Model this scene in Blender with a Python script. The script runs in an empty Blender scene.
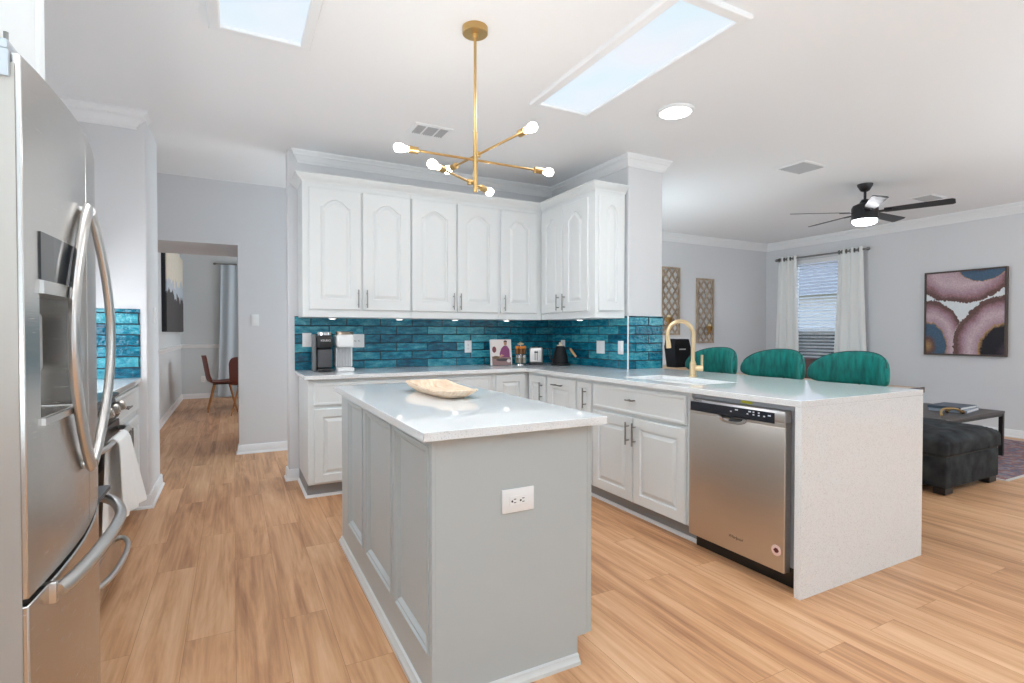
import bpy, bmesh, math, random
from mathutils import Vector, Matrix
random.seed(7)
S = bpy.context.scene
COL = S.collection
PI = math.pi

# ------------------------------------------------------------------ camera
cd = bpy.data.cameras.new('camera')
cam = bpy.data.objects.new('camera', cd); COL.objects.link(cam)
cam.location = (0, 0, 1.225)
cam.rotation_euler = (math.radians(90 - 0.91), 0, math.radians(-27.81))
cd.sensor_width = 36; cd.lens = 528.06 / 1024 * 36; cd.clip_start = 0.02
S.camera = cam
# ------------------------------------------------------------------ world (overcast-bright sky)
w = bpy.data.worlds.new('sky'); S.world = w; w.use_nodes = True
wn = w.node_tree.nodes; wl = w.node_tree.links
bg = wn['Background']
tcw = wn.new('ShaderNodeTexCoord'); sep = wn.new('ShaderNodeSeparateXYZ')
rmp = wn.new('ShaderNodeValToRGB')
rmp.color_ramp.elements[0].position = 0.0; rmp.color_ramp.elements[0].color = (0.80, 0.84, 0.88, 1)
rmp.color_ramp.elements[1].position = 0.5; rmp.color_ramp.elements[1].color = (0.42, 0.62, 0.95, 1)
wl.new(tcw.outputs['Generated'], sep.inputs[0]); wl.new(sep.outputs['Z'], rmp.inputs[0])
wl.new(rmp.outputs[0], bg.inputs[0]); bg.inputs[1].default_value = 3.0
# ------------------------------------------------------------------ lamps: added unseen fills and skylight light
def area(name, loc, rot, sx, sy, power, color=(1, 1, 1)):
    l = bpy.data.lights.new(name, 'AREA'); l.shape = 'RECTANGLE'; l.size = sx; l.size_y = sy
    l.energy = power; l.color = color
    o = bpy.data.objects.new(name, l); COL.objects.link(o)
    o.location = loc; o.rotation_euler = rot
    return o
COOL = (0.81, 1.0, 1.10); NEU = (0.94, 0.985, 1.03)  # lamp tints, the first for added fills only
area('fill_rear', (2.6, -2.95, 1.3), (math.radians(100), 0, 0), 6.0, 2.2, 4, COOL)  # added fill from behind the camera; the wall there is solid
area('fill_range_wall', (-1.0, 3.45, 1.35), (math.radians(66), 0, math.radians(-90)), 1.4, 0.8, 15, NEU)  # added fill hidden behind the fridge, lights island side and floor
area('fill_living', (8.02, -0.6, 1.45), (math.radians(95), 0, math.radians(90)), 2.6, 1.8, 26, COOL)  # added fill out of view, no window at this spot
area('fill_nook', (3.45, 4.75, 1.45), (math.radians(105), 0, math.radians(-90)), 0.8, 1.8, 37, COOL)  # unseen fill added behind the pillar to lift the living room back
area('fill_dining', (2.9, 9.4, 1.75), (math.radians(102), 0, math.radians(90)), 2.4, 1.6, 75, NEU)  # added fill at the windowless right wall, brightens the dining room
area('fill_hall', (2.6, 5.42, 1.3), (math.radians(74), 0, math.radians(90)), 0.9, 1.8, 29, COOL)  # fill added out of sight behind the kitchen wall to brighten the hall
# daylight falling through the two skylights
area('skylight_daylight', (1.96, 2.365, 2.703), (0, 0, 0), 0.36, 1.2, 15, NEU)
area('skylight_daylight', (0.137, 2.345, 2.703), (0, 0, 0), 0.36, 1.2, 9, NEU)
# added unseen fill lamps behind the camera, bounced off the ceiling
for nm, x, y, sx, pw in (('bounce_fill_kitchen', -0.1, -0.7, 1.8, 90), ('bounce_fill_living', 5.6, -0.9, 3.0, 84)):
    o = area(nm, (x, y, 1.0), (math.radians(170), 0, 0), sx, 1.4, pw, COOL); o.data.spread = math.radians(160)
vs = S.view_settings
vs.view_transform = 'Standard'; vs.look = 'None'; vs.gamma = 1.0; vs.use_curve_mapping = False
vs.exposure = 0.0
S.display_settings.display_device = 'sRGB'
S.cycles.max_bounces = 10; S.cycles.diffuse_bounces = 6; S.cycles.glossy_bounces = 5
S.cycles.sample_clamp_indirect = 6.0
S.cycles.use_denoising = True

# ------------------------------------------------------------------ helpers
def srgb(r, g, b):
    f = lambda c: (c / 255 / 12.92) if c / 255 <= 0.04045 else ((c / 255 + 0.055) / 1.055) ** 2.4
    return (f(r), f(g), f(b), 1)
def mat(name, col, rough=0.5, metal=0.0, emit=None, estr=0.0, noise=None, bump=None, spec=None, aniso=None, trans=None, coat=None):
    """noise=(scale, amount, stretch xyz) varies the colour, bump=(scale, strength, stretch)"""
    m = bpy.data.materials.new(name); m.use_nodes = True
    n = m.node_tree.nodes; l = m.node_tree.links; b = n['Principled BSDF']
    c = col if len(col) == 4 else (*col, 1)
    b.inputs['Base Color'].default_value = c
    b.inputs['Roughness'].default_value = rough; b.inputs['Metallic'].default_value = metal
    if spec is not None: b.inputs['Specular IOR Level'].default_value = spec
    if coat is not None: b.inputs['Coat Weight'].default_value = coat
    if trans is not None: b.inputs['Transmission Weight'].default_value = trans
    if emit is not None:
        b.inputs['Emission Color'].default_value = (*emit[:3], 1); b.inputs['Emission Strength'].default_value = estr
    def tex(scale, stretch):
        tc = n.new('ShaderNodeTexCoord'); mp = n.new('ShaderNodeMapping'); nz = n.new('ShaderNodeTexNoise')
        mp.inputs['Scale'].default_value = stretch; nz.inputs['Scale'].default_value = scale; nz.inputs['Detail'].default_value = 4
        l.new(tc.outputs['Object'], mp.inputs[0]); l.new(mp.outputs[0], nz.inputs['Vector'])
        return nz
    if noise:
        nz = tex(noise[0], noise[2] if len(noise) > 2 else (1, 1, 1))
        r = n.new('ShaderNodeValToRGB'); a = noise[1]
        r.color_ramp.elements[0].position = 0.3; r.color_ramp.elements[1].position = 0.7
        r.color_ramp.elements[0].color = (*[max(0, x * (1 - a)) for x in c[:3]], 1)
        r.color_ramp.elements[1].color = (*[min(1, x * (1 + a)) for x in c[:3]], 1)
        l.new(nz.outputs['Fac'], r.inputs[0]); l.new(r.outputs[0], b.inputs['Base Color'])
    if bump:
        nz = tex(bump[0], bump[2] if len(bump) > 2 else (1, 1, 1))
        bp = n.new('ShaderNodeBump'); bp.inputs['Strength'].default_value = bump[1]; bp.inputs['Distance'].default_value = 0.01
        l.new(nz.outputs['Fac'], bp.inputs['Height']); l.new(bp.outputs[0], b.inputs['Normal'])
    return m

class MB:
    """collects shapes; build() links them as ONE mesh object. T = (origin, u, n): local (a,b,c) -> origin + a*u + b*n + c*z"""
    def __init__(s, T=None): s.v = []; s.f = []; s.T = T; s.mi = []; s.cur = 0
    def add(s, verts, faces):
        o = len(s.v)
        if s.T:
            O, U, N = s.T
            Z = s.Zv if hasattr(s, 'Zv') else Vector((0, 0, 1))
            verts = [Vector(O) + Vector(U) * p[0] + Vector(N) * p[1] + Z * p[2] for p in verts]
        s.v += [tuple(p) for p in verts]
        s.f += [[i + o for i in f] for f in faces]; s.mi += [s.cur] * len(faces)
        return s
    def box(s, x0, x1, y0, y1, z0, z1, bev=0.0, seg=2):
        if x0 > x1: x0, x1 = x1, x0
        if y0 > y1: y0, y1 = y1, y0
        if z0 > z1: z0, z1 = z1, z0
        bm = bmesh.new(); bmesh.ops.create_cube(bm, size=1)
        for v in bm.verts:
            v.co = ((x0 + x1) / 2 + v.co.x * (x1 - x0), (y0 + y1) / 2 + v.co.y * (y1 - y0), (z0 + z1) / 2 + v.co.z * (z1 - z0))
        if bev > 0:
            bev = min(bev, 0.49 * min(x1 - x0, y1 - y0, z1 - z0))
            bmesh.ops.bevel(bm, geom=bm.edges[:], offset=bev, segments=seg, affect='EDGES', profile=0.5)
        bm.verts.index_update()
        s.add([v.co.copy() for v in bm.verts], [[v.index for v in f.verts] for f in bm.faces]); bm.free()
        return s
    def tube(s, pts, r, seg=12, caps=True):
        pts = [Vector(p) for p in pts]; k = len(pts)
        rs = r if isinstance(r, (list, tuple)) else [r] * k
        V = []; F = []; prev = None
        for i, p in enumerate(pts):
            t = (pts[min(i + 1, k - 1)] - pts[max(i - 1, 0)]).normalized()
            if prev is None:
                a = Vector((0, 0, 1)) if abs(t.z) < 0.9 else Vector((1, 0, 0))
                x = t.cross(a).normalized()
            else:
                x = (prev - t * prev.dot(t)).normalized()
            prev = x; y = t.cross(x)
            for j in range(seg):
                th = 2 * PI * j / seg
                V.append(p + (x * math.cos(th) + y * math.sin(th)) * rs[i])
        for i in range(k - 1):
            for j in range(seg):
                F.append([i * seg + j, i * seg + (j + 1) % seg, (i + 1) * seg + (j + 1) % seg, (i + 1) * seg + j])
        if caps: F.append(list(range(seg))); F.append([(k - 1) * seg + j for j in range(seg)])
        return s.add(V, F)
    def cyl(s, p, q, r, seg=16): return s.tube([p, q], r, seg)
    def lathe(s, prof, c=(0, 0, 0), seg=24, axis='z'):
        V = []; F = []
        for r, h in prof:
            for j in range(seg):
                th = 2 * PI * j / seg; a, b = r * math.cos(th), r * math.sin(th)
                V.append({'z': (c[0] + a, c[1] + b, c[2] + h), 'x': (c[0] + h, c[1] + a, c[2] + b), 'y': (c[0] + a, c[1] + h, c[2] + b)}[axis])
        k = len(prof)
        for i in range(k - 1):
            for j in range(seg):
                F.append([i * seg + j, i * seg + (j + 1) % seg, (i + 1) * seg + (j + 1) % seg, (i + 1) * seg + j])
        if prof[0][0] > 1e-6: F.append(list(range(seg)))
        if prof[-1][0] > 1e-6: F.append([(k - 1) * seg + j for j in range(seg)])
        return s.add(V, F)
    def prism(s, poly, d0, d1, plane='xz'):
        """extrude polygon; plane xz -> along y, xy -> along z, yz -> along x"""
        k = len(poly)
        def P(p, d): return {'xz': (p[0], d, p[1]), 'xy': (p[0], p[1], d), 'yz': (d, p[0], p[1])}[plane]
        V = [P(p, d0) for p in poly] + [P(p, d1) for p in poly]
        F = [list(range(k))[::-1], list(range(k, 2 * k))] + [[i, (i + 1) % k, k + (i + 1) % k, k + i] for i in range(k)]
        return s.add(V, F)
    def loops(s, loops, cap0=True, cap1=True):
        k = len(loops[0]); V = [p for L in loops for p in L]; F = []
        for i in range(len(loops) - 1):
            for j in range(k):
                F.append([i * k + j, i * k + (j + 1) % k, (i + 1) * k + (j + 1) % k, (i + 1) * k + j])
        if cap0: F.append(list(range(k)))
        if cap1: F.append([(len(loops) - 1) * k + j for j in range(k)])
        return s.add(V, F)
    def grid(s, P, nu, nv, thick=None):
        """P(i,j) -> point; open sheet, or closed slab if thick = function(i,j)->offset vector"""
        V = [Vector(P(i, j)) for i in range(nu) for j in range(nv)]
        F = [[i * nv + j, (i + 1) * nv + j, (i + 1) * nv + j + 1, i * nv + j + 1] for i in range(nu - 1) for j in range(nv - 1)]
        if thick:
            o = len(V)
            V += [Vector(P(i, j)) + Vector(thick(i, j)) for i in range(nu) for j in range(nv)]
            F += [[x + o for x in f][::-1] for f in F]
            rim = [i * nv for i in range(nu)] + [(nu - 1) * nv + j for j in range(1, nv)] + [i * nv + nv - 1 for i in range(nu - 2, -1, -1)] + [j for j in range(nv - 2, 0, -1)]
            for a in range(len(rim)):
                b = (a + 1) % len(rim); F.append([rim[a], rim[b], rim[b] + o, rim[a] + o])
        return s.add(V, F)
    def sweep(s, path, prof, side=1, z=0.0, closed=False):
        """profile [(out, up)] swept along a 2D path with mitred corners; out is to the right of the path (side=1) or left (-1)"""
        P = [Vector((p[0], p[1])) for p in path]; k = len(P); N = []
        for i in range(k - 1):
            d = (P[i + 1] - P[i]).normalized(); N.append(Vector((d.y, -d.x)) * side)
        L = []
        for i in range(k):
            n1 = N[max(i - 1, 0)]; n2 = N[min(i, k - 2)]
            m = (n1 + n2) / (1 + n1.dot(n2))
            L.append([(P[i].x + m.x * o, P[i].y + m.y * o, z + u) for o, u in prof])
        return s.loops(L)
    def build(s, name, material, parent=None, smooth=35, recalc=True, bevel=None, subsurf=0):
        me = bpy.data.meshes.new(name)
        off = world_of(parent) if parent is not None else Vector()
        me.from_pydata([(x - off.x, y - off.y, z - off.z) for x, y, z in s.v], [], s.f)
        bm = bmesh.new(); bm.from_mesh(me)
        if recalc: bmesh.ops.recalc_face_normals(bm, faces=bm.faces[:])
        for f in bm.faces: f.smooth = True
        lim = math.radians(smooth)
        for e in bm.edges:
            if len(e.link_faces) == 2:
                try: e.smooth = e.calc_face_angle() < lim
                except ValueError: pass
        bm.to_mesh(me); bm.free()
        ms = material if isinstance(material, (list, tuple)) else [material]
        for m in ms: me.materials.append(m)
        if len(ms) > 1 and len(me.polygons) == len(s.mi):
            for p, i in zip(me.polygons, s.mi): p.material_index = i
        o = bpy.data.objects.new(name, me); COL.objects.link(o)
        if parent is not None: o.parent = parent
        if bevel:
            md = o.modifiers.new('bevel', 'BEVEL'); md.width = bevel; md.segments = 2; md.limit_method = 'ANGLE'; md.angle_limit = math.radians(40)
        if subsurf:
            md = o.modifiers.new('smooth', 'SUBSURF'); md.levels = subsurf; md.render_levels = subsurf
        return o
def world_of(o):
    p = Vector(o.location)
    while o.parent is not None: o = o.parent; p += Vector(o.location)
    return p
def tag(o, label, cat, group=None, kind=None):
    o['label'] = label; o['category'] = cat
    if group: o['group'] = group
    if kind: o['kind'] = kind
    return o
def thing(name, loc, label, cat, group=None):
    o = bpy.data.objects.new(name, None); COL.objects.link(o); o.location = loc; o.empty_display_size = 0.1
    return tag(o, label, cat, group)
def struct(name, mb, material, **k):
    o = mb.build(name, material, **k); o['kind'] = 'structure'; return o
def copy_tree(o, parent=None):
    c = o.copy(); COL.objects.link(c)
    if parent is not None: c.parent = parent
    for ch in list(o.children): copy_tree(ch, c)
    return c

# ------------------------------------------------------------------ materials
WALL = mat('wall_paint', srgb(222, 222, 224), 0.9, bump=(220, 0.06))
CEIL = mat('ceiling_paint', srgb(242, 242, 243), 0.95, bump=(90, 0.1))
TRIM = mat('trim_paint', srgb(240, 240, 241), 0.4)
CABW = mat('white_cabinet_paint', srgb(230, 232, 232), 0.35)
CABG = mat('light_grey_cabinet_paint', srgb(224, 228, 229), 0.38)
CABI = mat('island_grey_paint', srgb(186, 192, 193), 0.4)
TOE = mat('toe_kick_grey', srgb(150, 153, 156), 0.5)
NICK = mat('brushed_nickel', (0.30, 0.29, 0.28), 0.35, 1.0)
BRASS = mat('satin_brass', (0.60, 0.40, 0.17), 0.28, 1.0)
GOLD = mat('champagne_gold', (0.80, 0.62, 0.38), 0.28, 1.0)
BLACK = mat('black_plastic', (0.012, 0.012, 0.013), 0.3)
BLKM = mat('black_metal', (0.012, 0.012, 0.014), 0.4, 0.0)
DKGREY = mat('dark_grey_plastic', (0.05, 0.05, 0.055), 0.4)
MIDG = mat('mid_grey_plastic', (0.16, 0.16, 0.17), 0.45)
WHITEP = mat('white_plastic', srgb(240, 240, 240), 0.35)
SLOT = mat('dark_slot', (0.03, 0.03, 0.03), 0.7)
CHROME = mat('chrome', (0.75, 0.75, 0.76), 0.12, 1.0)
def steel(name, col, rough, stretch):
    m = mat(name, col, rough, 1.0)
    n = m.node_tree.nodes; l = m.node_tree.links; b = n['Principled BSDF']
    tc = n.new('ShaderNodeTexCoord'); mp = n.new('ShaderNodeMapping'); nz = n.new('ShaderNodeTexNoise')
    mp.inputs['Scale'].default_value = stretch; nz.inputs['Scale'].default_value = 40; nz.inputs['Detail'].default_value = 3
    l.new(tc.outputs['Object'], mp.inputs[0]); l.new(mp.outputs[0], nz.inputs['Vector'])
    mr = n.new('ShaderNodeMapRange'); mr.inputs[3].default_value = rough - 0.05; mr.inputs[4].default_value = rough + 0.07
    l.new(nz.outputs['Fac'], mr.inputs[0]); l.new(mr.outputs[0], b.inputs['Roughness'])
    bp = n.new('ShaderNodeBump'); bp.inputs['Strength'].default_value = 0.04; bp.inputs['Distance'].default_value = 0.002
    l.new(nz.outputs['Fac'], bp.inputs['Height']); l.new(bp.outputs[0], b.inputs['Normal'])
    return m
STEEL = steel('stainless_steel', (0.62, 0.60, 0.58), 0.24, (0.5, 0.5, 12))
STEELD = steel('dishwasher_steel', (0.60, 0.56, 0.52), 0.38, (0.5, 0.5, 14))
STEELS = mat('fridge_side_beige', srgb(172, 165, 158), 0.5, 0.1)

def floor_mat():
    m = bpy.data.materials.new('oak_plank_floor'); m.use_nodes = True
    n = m.node_tree.nodes; l = m.node_tree.links; b = n['Principled BSDF']
    tc = n.new('ShaderNodeTexCoord'); sx = n.new('ShaderNodeSeparateXYZ'); cx = n.new('ShaderNodeCombineXYZ')
    l.new(tc.outputs['Object'], sx.inputs[0]); l.new(sx.outputs['Y'], cx.inputs['X']); l.new(sx.outputs['X'], cx.inputs['Y'])
    br = n.new('ShaderNodeTexBrick'); br.offset = 0.37; br.offset_frequency = 2
    for k, v in (('Scale', 1), ('Brick Width', 1.22), ('Row Height', 0.178), ('Mortar Size', 0.0008), ('Mortar Smooth', 0.2), ('Bias', 0.0)): br.inputs[k].default_value = v
    br.inputs['Color1'].default_value = (0, 0, 0, 1); br.inputs['Color2'].default_value = (1, 1, 1, 1); br.inputs['Mortar'].default_value = (0.5, 0.5, 0.5, 1)
    l.new(cx.outputs[0], br.inputs['Vector'])
    # long grain, shifted per plank
    mul = n.new('ShaderNodeVectorMath'); mul.operation = 'MULTIPLY_ADD'
    mul.inputs[1].default_value = (8, 0.65, 1)
    sc = n.new('ShaderNodeVectorMath'); sc.operation = 'SCALE'; sc.inputs['Scale'].default_value = 23.0
    l.new(br.outputs['Color'], sc.inputs[0]); l.new(tc.outputs['Object'], mul.inputs[0]); l.new(sc.outputs[0], mul.inputs[2])
    n1 = n.new('ShaderNodeTexNoise'); n1.inputs['Scale'].default_value = 1.5; n1.inputs['Detail'].default_value = 7; n1.inputs['Roughness'].default_value = 0.62; n1.inputs['Distortion'].default_value = 0.7
    l.new(mul.outputs[0], n1.inputs['Vector'])
    mul2 = n.new('ShaderNodeVectorMath'); mul2.operation = 'MULTIPLY_ADD'; mul2.inputs[1].default_value = (70, 2.0, 1)
    l.new(tc.outputs['Object'], mul2.inputs[0]); l.new(sc.outputs[0], mul2.inputs[2])
    n2 = n.new('ShaderNodeTexNoise'); n2.inputs['Scale'].default_value = 1.0; n2.inputs['Detail'].default_value = 4
    l.new(mul2.outputs[0], n2.inputs['Vector'])
    r = n.new('ShaderNodeValToRGB'); e = r.color_ramp.elements
    e[0].position = 0.28; e[0].color = srgb(164, 114, 80)
    e[1].position = 0.72; e[1].color = srgb(232, 190, 150)
    x = e.new(0.5); x.color = srgb(211, 160, 118)
    mix = n.new('ShaderNodeMath'); mix.operation = 'MULTIPLY_ADD'; mix.inputs[1].default_value = 0.30
    l.new(n2.outputs['Fac'], mix.inputs[0])
    add = n.new('ShaderNodeMath'); add.operation = 'MULTIPLY_ADD'; add.inputs[1].default_value = 0.85; add.inputs[2].default_value = -0.075
    l.new(n1.outputs['Fac'], add.inputs[0]); l.new(add.outputs[0], mix.inputs[2])
    pl = n.new('ShaderNodeMath'); pl.operation = 'MULTIPLY_ADD'; pl.inputs[1].default_value = 0.10
    l.new(br.outputs['Color'], pl.inputs[0]); 
    sub = n.new('ShaderNodeMath'); sub.operation = 'SUBTRACT'; sub.inputs[1].default_value = 0.05
    l.new(mix.outputs[0], pl.inputs[2]); l.new(pl.outputs[0], sub.inputs[0]); l.new(sub.outputs[0], r.inputs[0])
    dk = n.new('ShaderNodeMix'); dk.data_type = 'RGBA'; dk.inputs[7].default_value = srgb(160, 108, 68)
    l.new(br.outputs['Fac'], dk.inputs[0]); l.new(r.outputs[0], dk.inputs[6]); l.new(dk.outputs[2], b.inputs['Base Color'])
    b.inputs['Roughness'].default_value = 0.42; b.inputs['Specular IOR Level'].default_value = 0.35
    bp = n.new('ShaderNodeBump'); bp.inputs['Strength'].default_value = 0.08; bp.inputs['Distance'].default_value = 0.003
    l.new(n2.outputs['Fac'], bp.inputs['Height']); l.new(bp.outputs[0], b.inputs['Normal'])
    return m
FLOOR = floor_mat()

def quartz_mat():
    m = mat('white_quartz', srgb(238, 238, 238), 0.05, spec=0.6)
    n = m.node_tree.nodes; l = m.node_tree.links; b = n['Principled BSDF']
    tc = n.new('ShaderNodeTexCoord'); v = n.new('ShaderNodeTexNoise'); v.inputs['Scale'].default_value = 260; v.inputs['Detail'].default_value = 2
    l.new(tc.outputs['Object'], v.inputs['Vector'])
    r = n.new('ShaderNodeValToRGB'); e = r.color_ramp.elements
    e[0].position = 0.30; e[0].color = srgb(206, 205, 205); e[1].position = 0.44; e[1].color = srgb(236, 239, 241)
    l.new(v.outputs['Fac'], r.inputs[0]); l.new(r.outputs[0], b.inputs['Base Color'])
    return m
QUARTZ = quartz_mat()

def tile_mat(name, axis):
    """glazed handmade 75 x 300 mm tile; axis = wall's horizontal axis"""
    m = bpy.data.materials.new(name); m.use_nodes = True
    n = m.node_tree.nodes; l = m.node_tree.links; b = n['Principled BSDF']
    tc = n.new('ShaderNodeTexCoord'); sx = n.new('ShaderNodeSeparateXYZ'); cx = n.new('ShaderNodeCombineXYZ')
    l.new(tc.outputs['Object'], sx.inputs[0]); l.new(sx.outputs[axis], cx.inputs['X'])
    zz = n.new('ShaderNodeMath'); zz.operation = 'SUBTRACT'; zz.inputs[1].default_value = 0.917
    l.new(sx.outputs['Z'], zz.inputs[0]); l.new(zz.outputs[0], cx.inputs['Y'])
    wob = n.new('ShaderNodeTexNoise'); wob.inputs['Scale'].default_value = 14; wob.inputs['Detail'].default_value = 2
    l.new(cx.outputs[0], wob.inputs['Vector'])
    wv = n.new('ShaderNodeVectorMath'); wv.operation = 'MULTIPLY_ADD'; wv.inputs[1].default_value = (0.012, 0.012, 0)
    l.new(wob.outputs['Color'], wv.inputs[0]); l.new(cx.outputs[0], wv.inputs[2])
    br = n.new('ShaderNodeTexBrick'); br.offset = 0.5; br.squash = 1
    for k, v in (('Scale', 1), ('Brick Width', 0.292), ('Row Height', 0.0755), ('Mortar Size', 0.0045), ('Mortar Smooth', 0.3), ('Bias', 0.0)): br.inputs[k].default_value = v
    br.inputs['Color1'].default_value = (0, 0, 0, 1); br.inputs['Color2'].default_value = (1, 1, 1, 1); br.inputs['Mortar'].default_value = (0.5, 0.5, 0.5, 1)
    l.new(wv.outputs[0], br.inputs['Vector'])
    mp = n.new('ShaderNodeVectorMath'); mp.operation = 'MULTIPLY'; mp.inputs[1].default_value = (1, 3.2, 1)
    l.new(cx.outputs[0], mp.inputs[0])
    nz = n.new('ShaderNodeTexNoise'); nz.inputs['Scale'].default_value = 11; nz.inputs['Detail'].default_value = 5; nz.inputs['Roughness'].default_value = 0.6
    l.new(mp.outputs[0], nz.inputs['Vector'])
    a = n.new('ShaderNodeMath'); a.operation = 'MULTIPLY_ADD'; a.inputs[1].default_value = 0.42
    s2 = n.new('ShaderNodeMath'); s2.operation = 'MULTIPLY_ADD'; s2.inputs[1].default_value = 1.1; s2.inputs[2].default_value = -0.26
    l.new(nz.outputs['Fac'], s2.inputs[0]); l.new(br.outputs['Color'], a.inputs[0]); l.new(s2.outputs[0], a.inputs[2])
    nf = n.new('ShaderNodeTexNoise'); nf.inputs['Scale'].default_value = 60; nf.inputs['Detail'].default_value = 3; l.new(mp.outputs[0], nf.inputs['Vector'])
    af = n.new('ShaderNodeMath'); af.operation = 'MULTIPLY_ADD'; af.inputs[1].default_value = 0.45
    l.new(nf.outputs['Fac'], af.inputs[0]); l.new(a.outputs[0], af.inputs[2])
    sf = n.new('ShaderNodeMath'); sf.operation = 'SUBTRACT'; sf.inputs[1].default_value = 0.205; l.new(af.outputs[0], sf.inputs[0])
    r = n.new('ShaderNodeValToRGB'); e = r.color_ramp.elements
    e[0].position = 0.2; e[0].color = srgb(8, 66, 92)
    e[1].position = 0.85; e[1].color = srgb(84, 176, 190)
    x = e.new(0.5); x.color = srgb(18, 120, 146)
    l.new(sf.outputs[0], r.inputs[0])
    mx = n.new('ShaderNodeMix'); mx.data_type = 'RGBA'; mx.inputs[7].default_value = srgb(24, 38, 50)
    l.new(br.outputs['Fac'], mx.inputs[0]); l.new(r.outputs[0], mx.inputs[6]); l.new(mx.outputs[2], b.inputs['Base Color'])
    rr = n.new('ShaderNodeMapRange'); rr.inputs[3].default_value = 0.07; rr.inputs[4].default_value = 0.7
    l.new(br.outputs['Fac'], rr.inputs[0]); l.new(rr.outputs[0], b.inputs['Roughness'])
    hs = n.new('ShaderNodeMath'); hs.operation = 'MULTIPLY_ADD'; hs.inputs[1].default_value = -1.2
    nz2 = n.new('ShaderNodeTexNoise'); nz2.inputs['Scale'].default_value = 26; nz2.inputs['Detail'].default_value = 2
    l.new(cx.outputs[0], nz2.inputs['Vector'])
    l.new(br.outputs['Fac'], hs.inputs[0]); l.new(nz2.outputs['Fac'], hs.inputs[2])
    bp = n.new('ShaderNodeBump'); bp.inputs['Strength'].default_value = 0.8; bp.inputs['Distance'].default_value = 0.008
    l.new(hs.outputs[0], bp.inputs['Height']); l.new(bp.outputs[0], b.inputs['Normal'])
    return m
TILEX = tile_mat('teal_glazed_tile_x', 'X'); TILEY = tile_mat('teal_glazed_tile_y', 'Y')
def glow(name, col, strength):
    return mat(name, (0.8, 0.8, 0.8), 0.5, emit=col, estr=strength)

# ------------------------------------------------------------------ room shell
H = 2.74
XL, XR, YB, YF = -1.22, 8.10, 6.00, -3.0
struct('floor', MB().box(-1.5, 8.4, -3.2, 11.8, -0.1, 0.0), FLOOR)
struct('ceiling', MB().box(-1.5, 8.4, -3.2, 6.14, H, H + 0.1), CEIL)
struct('ceiling_dining', MB().box(-1.5, 3.2, 6.90, 11.8, H, H + 0.1), CEIL)
struct('wall_left', MB().box(XL - 0.14, XL, -3.2, 6.0, 0, H), WALL)
struct('wall_stub', MB().box(XL, -0.53, 4.45, 5.07, 0, H, 0.012, 3), WALL)
wb = MB()
wb.box(-1.5, -0.86, YB, 6.14, 0, H).box(-0.86, 0.045, YB, 6.14, 2.11, H).box(0.045, 8.24, YB, 6.14, 0, H)
struct('wall_back', wb, WALL)
# passage with its low soffit, dining room beyond
struct('wall_passage', MB().box(0.045, 0.16, 6.14, 6.95, 0, 2.11).box(-1.0, -0.86, 6.14, 6.95, 0, 2.11).box(-1.0, 0.16, 6.14, 6.95, 2.11, H), WALL)
DWALL = mat('dining_wall_paint', srgb(214, 219, 221), 0.9)
struct('wall_dining_left', MB().box(-1.0, -0.86, 6.95, 11.64, 0, H), DWALL)
struct('wall_dining_back', MB().box(-1.0, 3.1, 11.5, 11.64, 0, H), DWALL)
struct('wall_dining_right', MB().box(2.96, 3.1, 6.95, 11.5, 0, H), DWALL)
struct('wall_dining_front', MB().box(0.16, 3.1, 6.85, 6.95, 0, H), DWALL)
# kitchen partition with tile: back leg and fat return (pillar)
TY, TX, PY = 4.725, 2.975, 3.53          # tile faces and pillar end
struct('wall_kitchen', MB().prism([(0.40, TY + 0.008), (TX + 0.008, TY + 0.008), (TX + 0.008, PY), (3.37, PY), (3.37, 4.87), (0.40, 4.87)], 0, H, 'xy'), WALL, bevel=0.012)
struct('wall_backsplash', MB().box(0.45, TX, TY, TY + 0.007, 0.916, 1.365), TILEX)
struct('wall_backsplash_return', MB().box(TX, TX + 0.007, PY - 0.006, TY, 0.916, 1.372), TILEY)
struct('wall_backsplash_pillar', MB().box(TX + 0.004, 3.37, PY - 0.008, PY - 0.0005, 0.916, 1.372), TILEX)
struct('trim_1', MB().box(TX - 0.004, TX + 0.006, PY - 0.012, PY - 0.004, 0.916, 1.374), TRIM)
struct('wall_backsplash_range', MB().box(XL - 0.012, -0.584, 4.442, 4.449, 0.916, 1.392), TILEX).location.x = 0.012
# right living wall with a window opening
WY0, WY1, WZ0, WZ1 = 4.55, 5.52, 0.80, 2.40
wr = MB().box(XR, XR + 0.14, -3.2, WY0, 0, H).box(XR, XR + 0.14, WY1, 6.14, 0, H).box(XR, XR + 0.14, WY0, WY1, 0, WZ0).box(XR, XR + 0.14, WY0, WY1, WZ1, H)
struct('wall_right', wr, WALL)
struct('wall_front', MB().box(-1.5, 8.24, -3.2, -3.06, 0, H), WALL)
# crown mouldings
CROWN = [(0.0, 0.0), (0.0, -0.098), (0.010, -0.098), (0.012, -0.084), (0.018, -0.080), (0.024, -0.066), (0.036, -0.046), (0.044, -0.040), (0.045, -0.030), (0.056, -0.016), (0.060, -0.012), (0.060, 0.0)]
struct('trim_2', MB().sweep([(0.49, 4.76), (0.49, TY + 0.008), (TX + 0.008, TY + 0.008), (TX + 0.008, PY), (3.37, PY), (3.37, 4.87)], CROWN, 1, H), TRIM, smooth=8)
struct('trim_3', MB().sweep([(-0.595, 4.56), (-0.595, 4.45), (XL, 4.45)], [(a * 1.45, b * 1.15) for a, b in CROWN], -1, H), TRIM, smooth=8)
struct('trim_4', MB().sweep([(3.6, YB), (XR, YB), (XR, -3.0)], [(a * 1.3, b * 1.25) for a, b in CROWN], 1, H), TRIM, smooth=8)
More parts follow.
